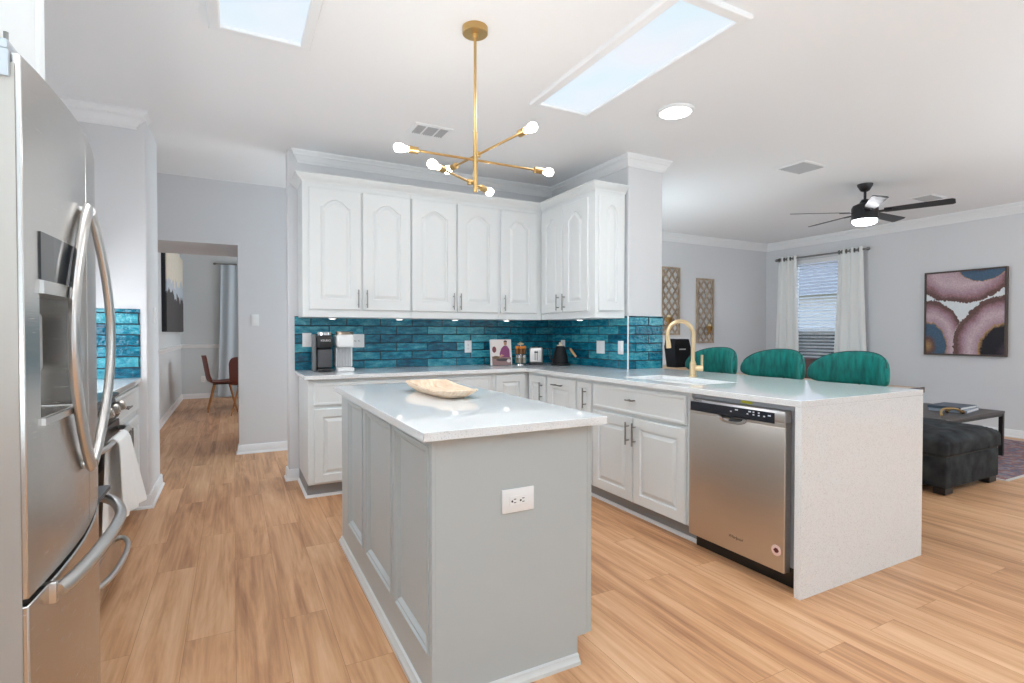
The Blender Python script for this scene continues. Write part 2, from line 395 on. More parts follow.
# baseboards
BASEP = [(0, 0), (0.014, 0), (0.014, 0.075), (0.008, 0.088), (0, 0.09)]
SHOE = [(0, 0), (0.028, 0), (0.026, 0.012), (0.016, 0.020), (0.0145, 0.076), (0.008, 0.09), (0, 0.092)]
struct('baseboard_stub', MB().sweep([(-1.19, 4.45), (-0.53, 4.45), (-0.53, 5.07), (-1.1, 5.07)], SHOE, 1), TRIM)
struct('baseboard_back', MB().sweep([(0.045, 6.1), (0.045, YB), (XR, YB), (XR, -3.0)], SHOE, 1), TRIM)
struct('baseboard_kitchen', MB().sweep([(0.40, 4.87), (0.40, TY + 0.008), (0.475, TY + 0.008)], SHOE, 1), TRIM)
struct('baseboard_pillar', MB().sweep([(3.37, 3.56), (3.37, 4.87)], SHOE, 1), TRIM)
struct('baseboard_dining', MB().sweep([(-0.86, 6.2), (-0.86, 11.5), (2.96, 11.5), (2.96, 6.95)], SHOE, 1), TRIM)
struct('trim_5', MB().sweep([(-0.86, 6.95), (-0.86, 11.5), (2.96, 11.5)], [(0, -0.04), (0.012, -0.04), (0.02, -0.01), (0.03, 0.01), (0.03, 0.02), (0, 0.03)], 1, 0.985), TRIM)

# ------------------------------------------------------------------ cabinet builders
def rect_loop(x0, x1, z0, z1, m):
    """loop of points matching arch_loop: bottom-left, bottom-right, m points along the top right->left"""
    return [(x0, z0), (x1, z0)] + [(x1 + (x0 - x1) * i / (m - 1), z1) for i in range(m)]
def arch_loop(x0, x1, z0, z1, A, m):
    c = (x0 + x1) / 2; hw = (x1 - x0) / 2; L = [(x0, z0), (x1, z0)]
    for i in range(m):
        x = x1 + (x0 - x1) * i / (m - 1); t = abs(x - c) / hw
        L.append((x, z1 - A + (A * math.cos(PI / 2 * t / 0.86) ** 0.9 if t < 0.86 else 0)))
    return L
def door_mb(T, a0, a1, z0, z1, n0=0.0, t=0.02, stile=0.057, A=0.0, raised=True):
    """door front in the (a, n, z) frame of T, with a routed edge and a raised (optionally arched) panel"""
    mb = MB(T); m = 17 if A else 5; L = []
    R = lambda off, d: [(p[0], n0 + d, p[1]) for p in rect_loop(a0 + off, a1 - off, z0 + off, z1 - off, m)]
    I = lambda off, d: [(p[0], n0 + d, p[1]) for p in arch_loop(a0 + stile + off, a1 - stile - off, z0 + stile + off, z1 - stile - off, A, m)]
    L += [R(0, 0), R(0, t - 0.006), R(0.005, t)]
    if raised:
        L += [I(0, t), I(0.005, t - 0.010), I(0.013, t - 0.011), I(0.036, t - 0.001)]
    else:
        L += [R(0.018, t), R(0.024, t - 0.003), R(0.028, t - 0.003)]
    return mb.loops(L)
def pull_mb(T, a, z, n0, L=0.13, vertical=True, r=0.0055, out=0.03):
    mb = MB(T); h = L / 2; g = L * 0.31
    if vertical:
        mb.cyl((a, n0 + out, z - h), (a, n0 + out, z + h), r, 10)
        for s in (-g, g): mb.cyl((a, n0 - 0.001, z + s), (a, n0 + out, z + s), r * 0.85, 8)
    else:
        mb.cyl((a - h, n0 + out, z), (a + h, n0 + out, z), r, 10)
        for s in (-g, g): mb.cyl((a + s, n0 - 0.001, z), (a + s, n0 + out, z), r * 0.85, 8)
    return mb
def cabinet(name, label, T, a0, a1, z0, z1, depth, paint, fronts, base=False, group=None, toe_n=-0.06):
    """fronts: dicts kind door/drawer, a0,a1,z0,z1, arch, pull=(a,z,vertical,length)"""
    O, U, N = Vector(T[0]), Vector(T[1]), Vector(T[2])
    loc = O + U * ((a0 + a1) / 2) + N * (-depth / 2) + Vector((0, 0, 0.0 if base else z0))
    t = thing(name, loc, label, 'cabinet', group)
    MB(T).box(a0, a1, -depth, 0, z0, z1, 0.0015, 1).build('body', paint, t)
    if base:
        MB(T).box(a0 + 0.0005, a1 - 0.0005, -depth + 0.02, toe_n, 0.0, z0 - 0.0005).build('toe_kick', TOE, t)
    for f in fronts:
        n0 = 0.001
        if f['kind'] == 'door':
            d = door_mb(T, f['a0'], f['a1'], f['z0'], f['z1'], n0, stile=f.get('stile', 0.057), A=f.get('arch', 0)).build('door', paint, t, smooth=20)
        else:
            d = door_mb(T, f['a0'], f['a1'], f['z0'], f['z1'], n0, raised=False).build('drawer', paint, t, smooth=20)
        for p in (f.get('pull') or []):
            pull_mb(T, p[0], p[1], n0 + 0.02, p[3], p[2]).build('handle', NICK, d)
    return t

# ------------------------------------------------------------------ upper cabinets
TU = ((0, 4.40, 0), (1, 0, 0), (0, -1, 0))          # back run, faces -y; doors at y 4.38
UZ0, UZ1, DZ0, DZ1 = 1.352, 2.405, 1.412, 2.368
def dr(a0, a1, pull_at=None, **k):
    f = dict(kind='door', a0=a0, a1=a1, z0=DZ0, z1=DZ1, arch=0.062, stile=0.085)
    f.update(k)
    if pull_at is not None: f['pull'] = [(pull_at, 1.503, True, 0.145)]
    return f
cabinet('wall_cabinet', 'white double-door wall cabinet above the coffee makers', TU, 0.478, 1.343, UZ0, UZ1, 0.318, CABW,
        [dr(0.525, 0.925, 0.897), dr(0.937, 1.337, 0.966)])
cabinet('wall_cabinet', 'white double-door wall cabinet above the standing cookbook, mid run', TU, 1.344, 2.178, UZ0, UZ1, 0.318, CABW,
        [dr(1.349, 1.757, 1.722), dr(1.765, 2.168, 1.788)])
cabinet('wall_cabinet', 'white single-door wall cabinet next to the inside corner', TU, 2.179, 2.6445, UZ0, UZ1, 0.318, CABW,
        [dr(2.195, 2.583, 2.226)])
TR = ((2.645, 0, 0), (0, -1, 0), (-1, 0, 0))        # return run, faces -x; a = -y
rc = cabinet('wall_cabinet', 'white wall cabinet on the return wall above the black kettle', TR, -4.397, -3.545, UZ0, UZ1, 0.312, CABW,
        [dr(-4.375, -4.008, -4.062), dr(-3.998, -3.625, -3.965)])
TE = ((2.645, 3.545, 0), (1, 0, 0), (0, -1, 0))
door_mb(TE, 0.03, 0.285, DZ0, DZ1, 0.001, stile=0.07, A=0.05).build('end_panel', CABW, rc, smooth=20)
# crown across all the wall cabinets
CCR = [(0, 0), (0.004, 0), (0.008, 0.012), (0.020, 0.022), (0.040, 0.038), (0.046, 0.050), (0.054, 0.054), (0.054, 0.064), (0, 0.064)]
cc = MB().sweep([(0.478, 4.715), (0.478, 4.40), (2.645, 4.40), (2.645, 3.545), (2.962, 3.545)], CCR, 1, 2.4055).build('cabinet_crown', CABW, smooth=25)
tag(cc, 'white crown moulding running along the tops of the wall cabinets', 'moulding')
# under-cabinet puck lights
PUCK = glow('puck_light_glow', (1.0, 0.95, 0.88), 5)
for i, (x, y, lab) in enumerate([(0.72, 4.53, 'round puck light under the cabinet above the coffee makers'), (1.28, 4.53, 'round puck light under the second door pair, left of the outlet'),
                        (1.80, 4.53, 'round puck light under the cabinet above the cookbook'), (2.33, 4.53, 'round puck light under the single-door corner cabinet'),
                        (2.80, 3.98, 'round puck light under the return wall cabinet')]):
    t = thing('puck_light', (x, y, UZ0), lab, 'light', 'puck lights under the wall cabinets')
    MB().lathe([(0.034, 0), (0.034, -0.008), (0.027, -0.010)], (x, y, UZ0 - 0.0005), 20).build('housing', TRIM, t)
    MB().lathe([(0.0, -0.0105), (0.025, -0.0105), (0.025, -0.0115), (0.0, -0.0118)], (x, y, UZ0 - 0.0005), 20).build('lens', PUCK, t)

# ------------------------------------------------------------------ base cabinets
TB = ((0, 4.105, 0), (1, 0, 0), (0, -1, 0))          # back run
TP = ((2.33, 0, 0), (0, -1, 0), (-1, 0, 0))          # peninsula, a = -y
BZ0, BZ1 = 0.105, 0.884
def door_b(a0, a1, z0=0.118, z1=0.665, pull=None, **k):
    f = dict(kind='door', a0=a0, a1=a1, z0=z0, z1=z1, stile=0.06)
    f.update(k)
    if pull: f['pull'] = [pull]
    return f
def drawer_b(a0, a1, z0=0.69, z1=0.855, pull=None):
    f = dict(kind='drawer', a0=a0, a1=a1, z0=z0, z1=z1)
    if pull: f['pull'] = [pull]
    return f
cabinet('base_cabinet', 'light grey base cabinet at the left end, under the coffee makers', TB, 0.478, 1.22, BZ0, BZ1, 0.61, CABG,
        [drawer_b(0.518, 1.20, pull=(0.86, 0.775, False, 0.13)), door_b(0.518, 0.855, pull=(0.83, 0.58, True, 0.13)), door_b(0.865, 1.20, pull=(0.89, 0.58, True, 0.13))], True)
cabinet('base_cabinet', 'light grey base cabinet mostly hidden behind the island worktop', TB, 1.221, 1.97, BZ0, BZ1, 0.61, CABG,
        [drawer_b(1.24, 1.95, pull=(1.6, 0.775, False, 0.13)), door_b(1.24, 1.59, pull=(1.56, 0.58, True, 0.13)), door_b(1.60, 1.95, pull=(1.63, 0.58, True, 0.13))], True)
cabinet('base_cabinet', 'light grey corner base cabinet with one full-height panelled door', TB, 1.971, 2.328, BZ0, BZ1, 0.61, CABG,
        [door_b(2.0, 2.29, 0.118, 0.862)], True)
pn = lambda y: -y
cabinet('base_cabinet', 'narrow light grey corner cabinet beside the inside corner with a vertical bar pull', TP, pn(4.104), pn(3.768), BZ0, BZ1, 0.60, CABG,
        [door_b(pn(4.06), pn(3.785), 0.118, 0.862, (pn(3.83), 0.735, True, 0.15))], True)
cabinet('base_cabinet', 'light grey pull-out cabinet with a horizontal bar pull at its top', TP, pn(3.767), pn(3.333), BZ0, BZ1, 0.60, CABG,
        [dict(kind='door', a0=pn(3.755), a1=pn(3.345), z0=0.118, z1=0.862, stile=0.085, pull=[(pn(3.57), 0.808, False, 0.15)])], True)
cabinet('base_cabinet', 'narrow light grey spice pull-out cabinet left of the sink cabinet', TP, pn(3.332), pn(3.136), BZ0, BZ1, 0.60, CABG,
        [door_b(pn(3.322), pn(3.148), 0.118, 0.862, (pn(3.205), 0.745, True, 0.15), stile=0.045)], True)
cabinet('base_cabinet', 'light grey sink cabinet with two raised-panel doors beside the dishwasher', TP, pn(3.135), pn(2.197), BZ0, BZ1, 0.60, CABG,
        [drawer_b(pn(3.12), pn(2.228), 0.69, 0.86, (pn(2.69), 0.785, False, 0.075)),
         door_b(pn(3.12), pn(2.692), 0.112, 0.668, (pn(2.722), 0.565, True, 0.15), stile=0.065), door_b(pn(2.682), pn(2.228), 0.112, 0.668, (pn(2.658), 0.565, True, 0.15), stile=0.065)], True)
struct('trim_6', MB().sweep([(0.478, 4.72), (0.478, 4.165), (2.39, 4.165), (2.39, 2.20)], [(0, 0), (0.016, 0), (0.014, 0.012), (0.006, 0.018), (0, 0.019)], 1), TRIM)
# side skin of the back run and panel behind the bar overhang
pp = MB().box(2.935, 2.955, 1.545, 3.525, 0, 0.884, 0.001, 1).build('bar_back_panel', CABG)
tag(pp, 'light grey panel closing the back of the peninsula under the bar overhang', 'panel')

# ------------------------------------------------------------------ countertop with waterfall end
def slab(poly_cells, xs, ys, z0, z1):
    mb = MB(); nx, ny = len(xs), len(ys)
    idx = lambda i, j, k: (i * ny + j) * 2 + k
    V = [(x, y, z) for x in xs for y in ys for z in (z0, z1)]; F = []
    inside = lambda i, j: 0 <= i < nx - 1 and 0 <= j < ny - 1 and poly_cells((xs[i] + xs[i + 1]) / 2, (ys[j] + ys[j + 1]) / 2)
    for i in range(nx - 1):
        for j in range(ny - 1):
            if not inside(i, j): continue
            F.append([idx(i, j, 1), idx(i + 1, j, 1), idx(i + 1, j + 1, 1), idx(i, j + 1, 1)])
            F.append([idx(i, j, 0), idx(i, j + 1, 0), idx(i + 1, j + 1, 0), idx(i + 1, j, 0)])
            if not inside(i, j - 1): F.append([idx(i, j, 0), idx(i + 1, j, 0), idx(i + 1, j, 1), idx(i, j, 1)])
            if not inside(i, j + 1): F.append([idx(i, j + 1, 0), idx(i, j + 1, 1), idx(i + 1, j + 1, 1), idx(i + 1, j + 1, 0)])
            if not inside(i - 1, j): F.append([idx(i, j, 0), idx(i, j, 1), idx(i, j + 1, 1), idx(i, j + 1, 0)])
            if not inside(i + 1, j): F.append([idx(i + 1, j, 0), idx(i + 1, j + 1, 0), idx(i + 1, j + 1, 1), idx(i + 1, j, 1)])
    used = sorted({a for f in F for a in f}); mp = {a: k for k, a in enumerate(used)}
    return mb.add([V[a] for a in used], [[mp[a] for a in f] for f in F])
SX0, SX1, SY0, SY1 = 2.43, 2.80, 2.27, 2.93
def cell(x, y):
    if SX0 < x < SX1 and SY0 < y < SY1: return False
    if y > 4.06: return x < 2.973
    if y > 3.52: return 2.285 < x < 2.973
    return x > 2.285
ct = thing('worktop', (2.6, 3.0, 0), 'white quartz worktop with a waterfall end, wrapping the kitchen corner', 'worktop')
slab(cell, [0.45, 2.285, SX0, SX1, 2.973, 3.347], [1.506, SY0, SY1, 3.52, 4.06, 4.724], 0.885, 0.915).build('worktop_slab', QUARTZ, ct, bevel=0.002)
MB().box(2.285, 3.347, 1.506, 1.538, 0.0, 0.8848).build('waterfall_panel', QUARTZ, ct, bevel=0.0015)
# sink
sk = thing('sink', (2.615, 2.6, 0.66), 'stainless undermount sink set in the white peninsula worktop', 'sink')
b = MB()
def ring(x0, x1, y0, y1, z): return [(x0, y0, z), (x1, y0, z), (x1, y1, z), (x0, y1, z)]
b.loops([ring(SX0 - 0.02, SX1 + 0.02, SY0 - 0.02, SY1 + 0.02, 0.8835), ring(SX0 + 0.004, SX1 - 0.004, SY0 + 0.004, SY1 - 0.004, 0.8835), ring(SX0 + 0.012, SX1 - 0.012, SY0 + 0.012, SY1 - 0.012, 0.68), ring(SX0 + 0.03, SX1 - 0.03, SY0 + 0.03, SY1 - 0.03, 0.665)], cap0=False)
b.build('basin', steel('sink_steel', (0.36, 0.36, 0.37), 0.3, (4, 0.5, 0.5)), sk, recalc=False, bevel=0.004)
MB().lathe([(0.045, 0), (0.045, 0.004), (0.03, 0.002), (0.0, 0.002)], (2.615, 2.6, 0.6655), 20).build('drain', CHROME, sk)
# faucet
fx, fy = 2.90, 2.73
fc = thing('faucet', (fx, fy, 0.915), 'tall gold gooseneck faucet beside the sink', 'faucet')
MB().lathe([(0.030, 0), (0.030, 0.006), (0.024, 0.010), (0.0235, 0.095), (0.019, 0.10), (0.019, 0.11)], (fx, fy, 0.9155), 24).build('body', GOLD, fc)
dx, dy = -0.92, 0.39        # spout swings over the sink
pts = [(fx, fy, 1.02), (fx, fy, 1.215)]
R_ = 0.094
for i in range(1, 15):
    th = PI * i / 14 * 1.04
    pts.append((fx + dx * R_ * (1 - math.cos(th)), fy + dy * R_ * (1 - math.cos(th)), 1.215 + R_ * math.sin(th)))
ex, ey, ez = pts[-1]
pts += [(ex - dx * 0.002, ey - dy * 0.002, ez - 0.02)]
MB().tube(pts, 0.015, 14).build('spout', GOLD, fc)
MB().tube([(ex - dx * 0.002, ey - dy * 0.002, ez - 0.018), (ex - dx * 0.006, ey - dy * 0.006, ez - 0.06), (ex - dx * 0.008, ey - dy * 0.008, ez - 0.085)], [0.0155, 0.0185, 0.0195], 16).build('spray_head', GOLD, fc)
MB().cyl((fx + 0.015, fy - 0.01, 0.975), (fx + 0.052, fy - 0.045, 0.975), 0.021, 16).cyl((fx + 0.047, fy - 0.040, 0.985), (fx + 0.047, fy - 0.040, 1.07), 0.009, 10).build('lever', GOLD, fc)

# ------------------------------------------------------------------ dishwasher
dw = thing('dishwasher', (2.6, 1.87, 0), 'stainless steel dishwasher between sink cabinet and waterfall end', 'dishwasher')
DF = 2.292
MB().box(2.345, 2.92, 1.565, 2.19, 0.105, 0.868).build('tub', mat('dishwasher_tub_grey', (0.32, 0.33, 0.35), 0.5), dw)
MB().box(2.362, 2.90, 1.567, 2.188, 0.002, 0.104).build('toe_kick', BLACK, dw)
T = ((DF, 0, 0), (0, -1, 0), (-1, 0, 0))
A0, A1 = -2.183, -1.590
dpan = MB(T).box(A0, A1, -0.045, 0, 0.085, 0.778, 0.006, 3).box(A0, -1.975, -0.045, 0, 0.7775, 0.800, 0.002, 1).box(-1.80, A1, -0.045, 0, 0.7775, 0.800, 0.002, 1).build('door_panel', STEELD, dw)
MB(T).box(A0, A1, -0.045, 0.001, 0.800, 0.855, 0.004, 2).build('control_fascia', mat('fascia_steel', (0.66, 0.65, 0.64), 0.3, 0.9), dw)
strip = MB(T).box(A0 + 0.012, A1 - 0.055, 0.0005, 0.0035, 0.790, 0.842, 0.0012, 1).build('control_strip', mat('strip_black', (0.018, 0.02, 0.028), 0.15), dw)
BMK = mat('button_mark_white', (0.6, 0.65, 0.75), 0.5)
for a, z, ww in [(-1.90, 0.815, 0.010), (-1.87, 0.827, 0.018), (-1.80, 0.815, 0.010), (-1.79, 0.828, 0.016), (-1.765, 0.815, 0.010), (-1.765, 0.828, 0.010), (-1.735, 0.815, 0.010), (-1.735, 0.828, 0.010), (-1.705, 0.815, 0.010), (-1.68, 0.822, 0.016)]:
    MB(T).box(a, a + ww, 0.0036, 0.0042, z, z + 0.006).build('button_mark', BMK, strip)
# pocket handle: scooped recess with a bright lip
pk = MB(T)
cx_, cz_ = -1.888, 0.786
lipo = [(cx_ + 0.088 * math.cos(t), cz_ - 0.034 * abs(math.sin(t)) ** 0.7) for t in [PI + PI * i / 16 for i in range(17)]]
lipi = [(cx_ + 0.066 * math.cos(t), cz_ - 0.020 * abs(math.sin(t)) ** 0.7) for t in [PI + PI * i / 16 for i in range(17)]]
pk.loops([[(lipo[i][0], 0.0, lipo[i][1]), (lipi[i][0], 0.0, lipi[i][1]), (lipi[i][0], 0.006, lipi[i][1]), (lipo[i][0], 0.004, lipo[i][1])] for i in range(17)])
hd = pk.build('pocket_handle', CHROME, dw)
pd = MB(T); pd.prism([(p[0], p[1]) for p in lipi[6:]] + [(lipi[6][0] + 0.01, cz_)], 0.0002, 0.0012, 'xz')
pd.build('pocket_recess', SLOT, hd)
MB(T).box(-2.185, -1.572, -0.05, -0.04, 0.858, 0.882).build('mounting_rail', mat('rail_grey', (0.36, 0.37, 0.40), 0.4, 0.5), dw)
MB(T).box(-1.87, -1.80, -0.0398, -0.039, 0.862, 0.876).build('energy_tag', mat('tag_yellow', srgb(205, 205, 50), 0.5), dw)
st = MB(T)
st.lathe([(0.0, 0.0012), (0.026, 0.0012), (0.026, 0.0002)], (-1.632, 0, 0.185), 24, 'y')
sk2 = st.build('round_sticker', mat('sticker_pink', srgb(236, 208, 200), 0.5), dw)
MB(T).lathe([(0.0, 0.0018), (0.013, 0.0018), (0.013, 0.0013)], (-1.632, 0, 0.185), 6, 'y').box(-1.646, -1.618, 0.0019, 0.0023, 0.181, 0.189).build('sticker_mark', mat('sticker_dark_red', srgb(96, 32, 30), 0.5), sk2)
def text_mesh(name, body, size, M, material, parent, shear=0.0):
    cu = bpy.data.curves.new(name, 'FONT'); cu.body = body; cu.size = size; cu.extrude = 0.0004; cu.align_x = 'CENTER'; cu.align_y = 'CENTER'; cu.shear = shear
    tmp = bpy.data.objects.new('tmp', cu); COL.objects.link(tmp)
    me = bpy.data.meshes.new_from_object(tmp.evaluated_get(bpy.context.evaluated_depsgraph_get()))
    bpy.data.objects.remove(tmp); bpy.data.curves.remove(cu)
    me.transform(M); me.materials.append(material)
    o = bpy.data.objects.new(name, me); COL.objects.link(o); o.parent = parent
    wv = world_of(parent); me.transform(Matrix.Translation(-wv))
    return o
# local text x -> -y, text y -> z, facing -x
M_FACE_NX = lambda x, y, z: Matrix.Translation((x, y, z)) @ Matrix(((0, 0, -1, 0), (-1, 0, 0, 0), (0, 1, 0, 0), (0, 0, 0, 1)))
M_FACE_NY = lambda x, y, z: Matrix.Translation((x, y, z)) @ Matrix(((1, 0, 0, 0), (0, 0, -1, 0), (0, 1, 0, 0), (0, 0, 0, 1)))
text_mesh('maker_script', 'Whirlpool', 0.021, M_FACE_NX(DF - 0.0006, 1.865, 0.165), DKGREY, dw, 0.35)
text_mesh('maker_script', 'Whirlpool', 0.014, M_FACE_NX(DF - 0.0014, 2.12, 0.849), DKGREY, dw)

# ------------------------------------------------------------------ island
IX0, IX1, IY0, IY1 = 0.571, 1.168, 1.612, 3.20
isl = thing('kitchen_island', (0.86, 2.4, 0), 'grey panelled kitchen island carrying the wooden dough bowl', 'island')
ib = MB()
ib.box(IX0, IX1, IY0 + 0.02, IY1, 0.105, 0.884, 0.001, 1)
ib.box(IX0, 1.11, IY0 + 0.02, IY1, 0.0, 0.105)
ib.build('body', CABI, isl)
# end panel with the toe notch at right
MB().prism([(IX0, 0), (1.127, 0), (1.127, 0.095), (IX1, 0.095), (IX1, 0.884), (IX0, 0.884)], IY0, IY0 + 0.0195, 'xz').build('end_panel', CABI, isl, bevel=0.001)
# left face: rails, stiles and applied mouldings around three flat panels
TI = ((IX0, 0, 0), (0, -1, 0), (-1, 0, 0))
fr = MB(TI)
ys = [(3.20, 2.985), (2.635, 2.54), (2.09, 2.04), (1.64, 1.612)]
cols = [(-3.20, -2.99), (-2.632, -2.552), (-2.098, -2.040), (-1.640, -1.612)]
zb, zt = 0.165, 0.855
for a, c in cols: fr.box(a, c, 0.0, 0.012, 0.0, 0.884)
for i in range(3):
    fr.box(cols[i][1], cols[i + 1][0], 0.0, 0.012, 0.0, zb)
    fr.box(cols[i][1], cols[i + 1][0], 0.0, 0.012, zt, 0.884)
fr.build('side_frame', CABI, isl)
for i in range(3):
    a0, a1 = cols[i][1], cols[i + 1][0]; m_ = MB(TI)
    L = lambda o, n: [(a0 + o, n, zb + o), (a1 - o, n, zb + o), (a1 - o, n, zt - o), (a0 + o, n, zt - o)]
    m_.loops([L(0, 0.0), L(0, 0.017), L(0.008, 0.019), L(0.014, 0.012), L(0.022, 0.012), L(0.030, 0.004), L(0.034, 0.0005), L(0.034, 0.0)], False, False)
    m_.build('panel_moulding', CABI, isl, smooth=20)
MB().sweep([(1.127, IY0), (IX0 - 0.012, IY0), (IX0 - 0.012, IY1)], [(0, 0), (0.022, 0), (0.020, 0.012), (0.010, 0.022), (0.0085, 0.03), (0, 0.034)], -1).build('shoe_moulding', mat('island_shoe_paint', srgb(214, 214, 212), 0.4), isl)
MB().box(IX1 + 0.003, IX1 + 0.024, IY0 + 0.004, IY0 + 0.018, 0.095, 0.884, 0.001, 1).build('corner_stile', CABI, isl)
# cabinet fronts on the far side
TIR = ((IX1, 0, 0), (0, 1, 0), (1, 0, 0))
for a0, a1 in ((1.632, 2.135), (2.145, 2.655), (2.665, 3.17)):
    d = door_mb(TIR, a0, a1, 0.12, 0.67, 0.001).build('door', CABI, isl, smooth=20)
    pull_mb(TIR, a1 - 0.04, 0.58, 0.021).build('handle', NICK, d)
    d = door_mb(TIR, a0, a1, 0.69, 0.86, 0.001, raised=False).build('drawer', CABI, isl, smooth=20)
    pull_mb(TIR, (a0 + a1) / 2, 0.775, 0.021, vertical=False).build('handle', NICK, d)
itop = MB().box(0.519, 1.233, 1.574, 3.235, 0.885, 0.915).build('island_worktop', QUARTZ, bevel=0.002)
tag(itop, 'white quartz slab lying on the grey island under the dough bowl', 'worktop')
# outlets and switches
def outlet(label, T, a, z, w_=0.072, h_=0.117, kind='duplex', name=None, n0=0.0005, group=None):
    O, U, N = Vector(T[0]), Vector(T[1]), Vector(T[2])
    horiz = w_ > h_ and kind == 'duplex'
    t = thing(name or ('wall_switch' if 'switch' in kind else 'wall_outlet'), O + U * a + N * n0 + Vector((0, 0, z)), label, 'switch' if 'switch' in kind else 'outlet', group)
    MB(T).box(a - w_ / 2, a + w_ / 2, n0, n0 + 0.006, z - h_ / 2, z + h_ / 2, 0.002, 2).build('plate', WHITEP, t)
    if kind == 'duplex':
        if horiz:
            MB(T).box(a - 0.035, a + 0.035, n0 + 0.006, n0 + 0.008, z - 0.017, z + 0.017, 0.001, 1).build('receptacle', WHITEP, t)
            sl = MB(T)
            for s in (-0.019, 0.014):
                sl.box(a + s, a + s + 0.009, n0 + 0.008, n0 + 0.0085, z + 0.004, z + 0.0068); sl.box(a + s, a + s + 0.009, n0 + 0.008, n0 + 0.0085, z - 0.0078, z - 0.005)
                sl.lathe([(0, n0 + 0.0085), (0.0038, n0 + 0.0085), (0.0038, n0 + 0.008)], (a + s - 0.006, 0, z - 0.001), 10, 'y')
            sl.build('socket_holes', SLOT, t)
        else:
            n_ = max(1, round(w_ / 0.075))
            for q in range(n_):
                aa = a + (q - (n_ - 1) / 2) * 0.046
                MB(T).box(aa - 0.017, aa + 0.017, n0 + 0.006, n0 + 0.008, z - 0.034, z + 0.034, 0.001, 1).build('receptacle', WHITEP, t)
                sl = MB(T)
                for s in (-0.02, 0.014):
                    for d in (-0.007, 0.005): sl.box(aa + d, aa + d + 0.002, n0 + 0.008, n0 + 0.0085, z + s, z + s + 0.008)
                    sl.lathe([(0, n0 + 0.0085), (0.0025, n0 + 0.0085), (0.0025, n0 + 0.008)], (aa, 0, z + s - 0.005), 8, 'y')
                sl.build('socket_holes', SLOT, t)
    else:
        n_ = max(1, round(w_ / 0.075))
        for q in range(n_):
            aa = a + (q - (n_ - 1) / 2) * 0.046
            MB(T).box(aa - 0.016, aa + 0.016, n0 + 0.006, n0 + 0.009, z - 0.033, z + 0.033, 0.001, 1).build('rocker', WHITEP, t)
    return t
outlet('white duplex outlet set sideways on the grey island end', ((0, IY0, 0), (1, 0, 0), (0, -1, 0)), 0.872, 0.645, 0.126, 0.082)
TBK = ((0, TY, 0), (1, 0, 0), (0, -1, 0)); TSD = ((TX, 0, 0), (0, -1, 0), (-1, 0, 0)); THL = ((0, YB, 0), (1, 0, 0), (0, -1, 0))
outlet('white switch plate on the teal tile left of the black coffee maker', TBK, 0.545, 1.168, 0.072, 0.117, 'switch')
outlet('white double outlet on the teal tile right of the white coffee maker', TBK, 0.960, 1.158, 0.118, 0.117)
outlet('white single outlet on the back teal tile left of the cookbook', TBK, 2.010, 1.095)
outlet('white outlet on the return tile just behind the black kettle', TSD, -4.52, 1.097)
outlet('white double switch plate on the return tile, farther from the pillar corner', TSD, -3.895, 1.097, 0.118, 0.117, 'switch')
outlet('white single switch plate on the return tile nearest the pillar corner', TSD, -3.612, 1.099, 0.072, 0.117, 'switch')
outlet('white light switch on the grey hall wall beside the passage', THL, 0.196, 1.358, 0.072, 0.117, 'switch')
outlet('small white outlet low on the dining room back wall', ((0, 11.5, 0), (1, 0, 0), (0, -1, 0)), -0.51, 0.36)
outlet('white switch on the end face of the left wall stub', ((-0.53, 0, 0), (0, 1, 0), (1, 0, 0)), 4.82, 1.36, 0.072, 0.117, 'switch')

# ------------------------------------------------------------------ refrigerator
# front profile (y -> x) of the bowed doors, measured
FP = [(1.328, -0.353), (1.40, -0.3475), (1.50, -0.3425), (1.60, -0.340), (1.70, -0.3405), (1.78, -0.345), (1.86, -0.351), (1.94, -0.360), (2.02, -0.371), (2.10, -0.385), (2.17, -0.400), (2.225, -0.416)]
def fpx(y):
    for (a, xa), (b_, xb) in zip(FP, FP[1:]):
        if a <= y <= b_: return xa + (xb - xa) * (y - a) / (b_ - a)
    return FP[0][1] if y < FP[0][0] else FP[-1][1]
fg = thing('refrigerator', (-0.75, 1.78, 0), 'large stainless french-door refrigerator at the left edge', 'refrigerator')
FZ0, FZG, FZ1, SEAM = 0.05, 0.712, 1.755, 1.775
MB().box(-1.19, -0.47, 1.335, 2.235, 0.03, 1.745, 0.006, 2).build('cabinet', mat('fridge_case_grey', (0.30, 0.30, 0.31), 0.5), fg)
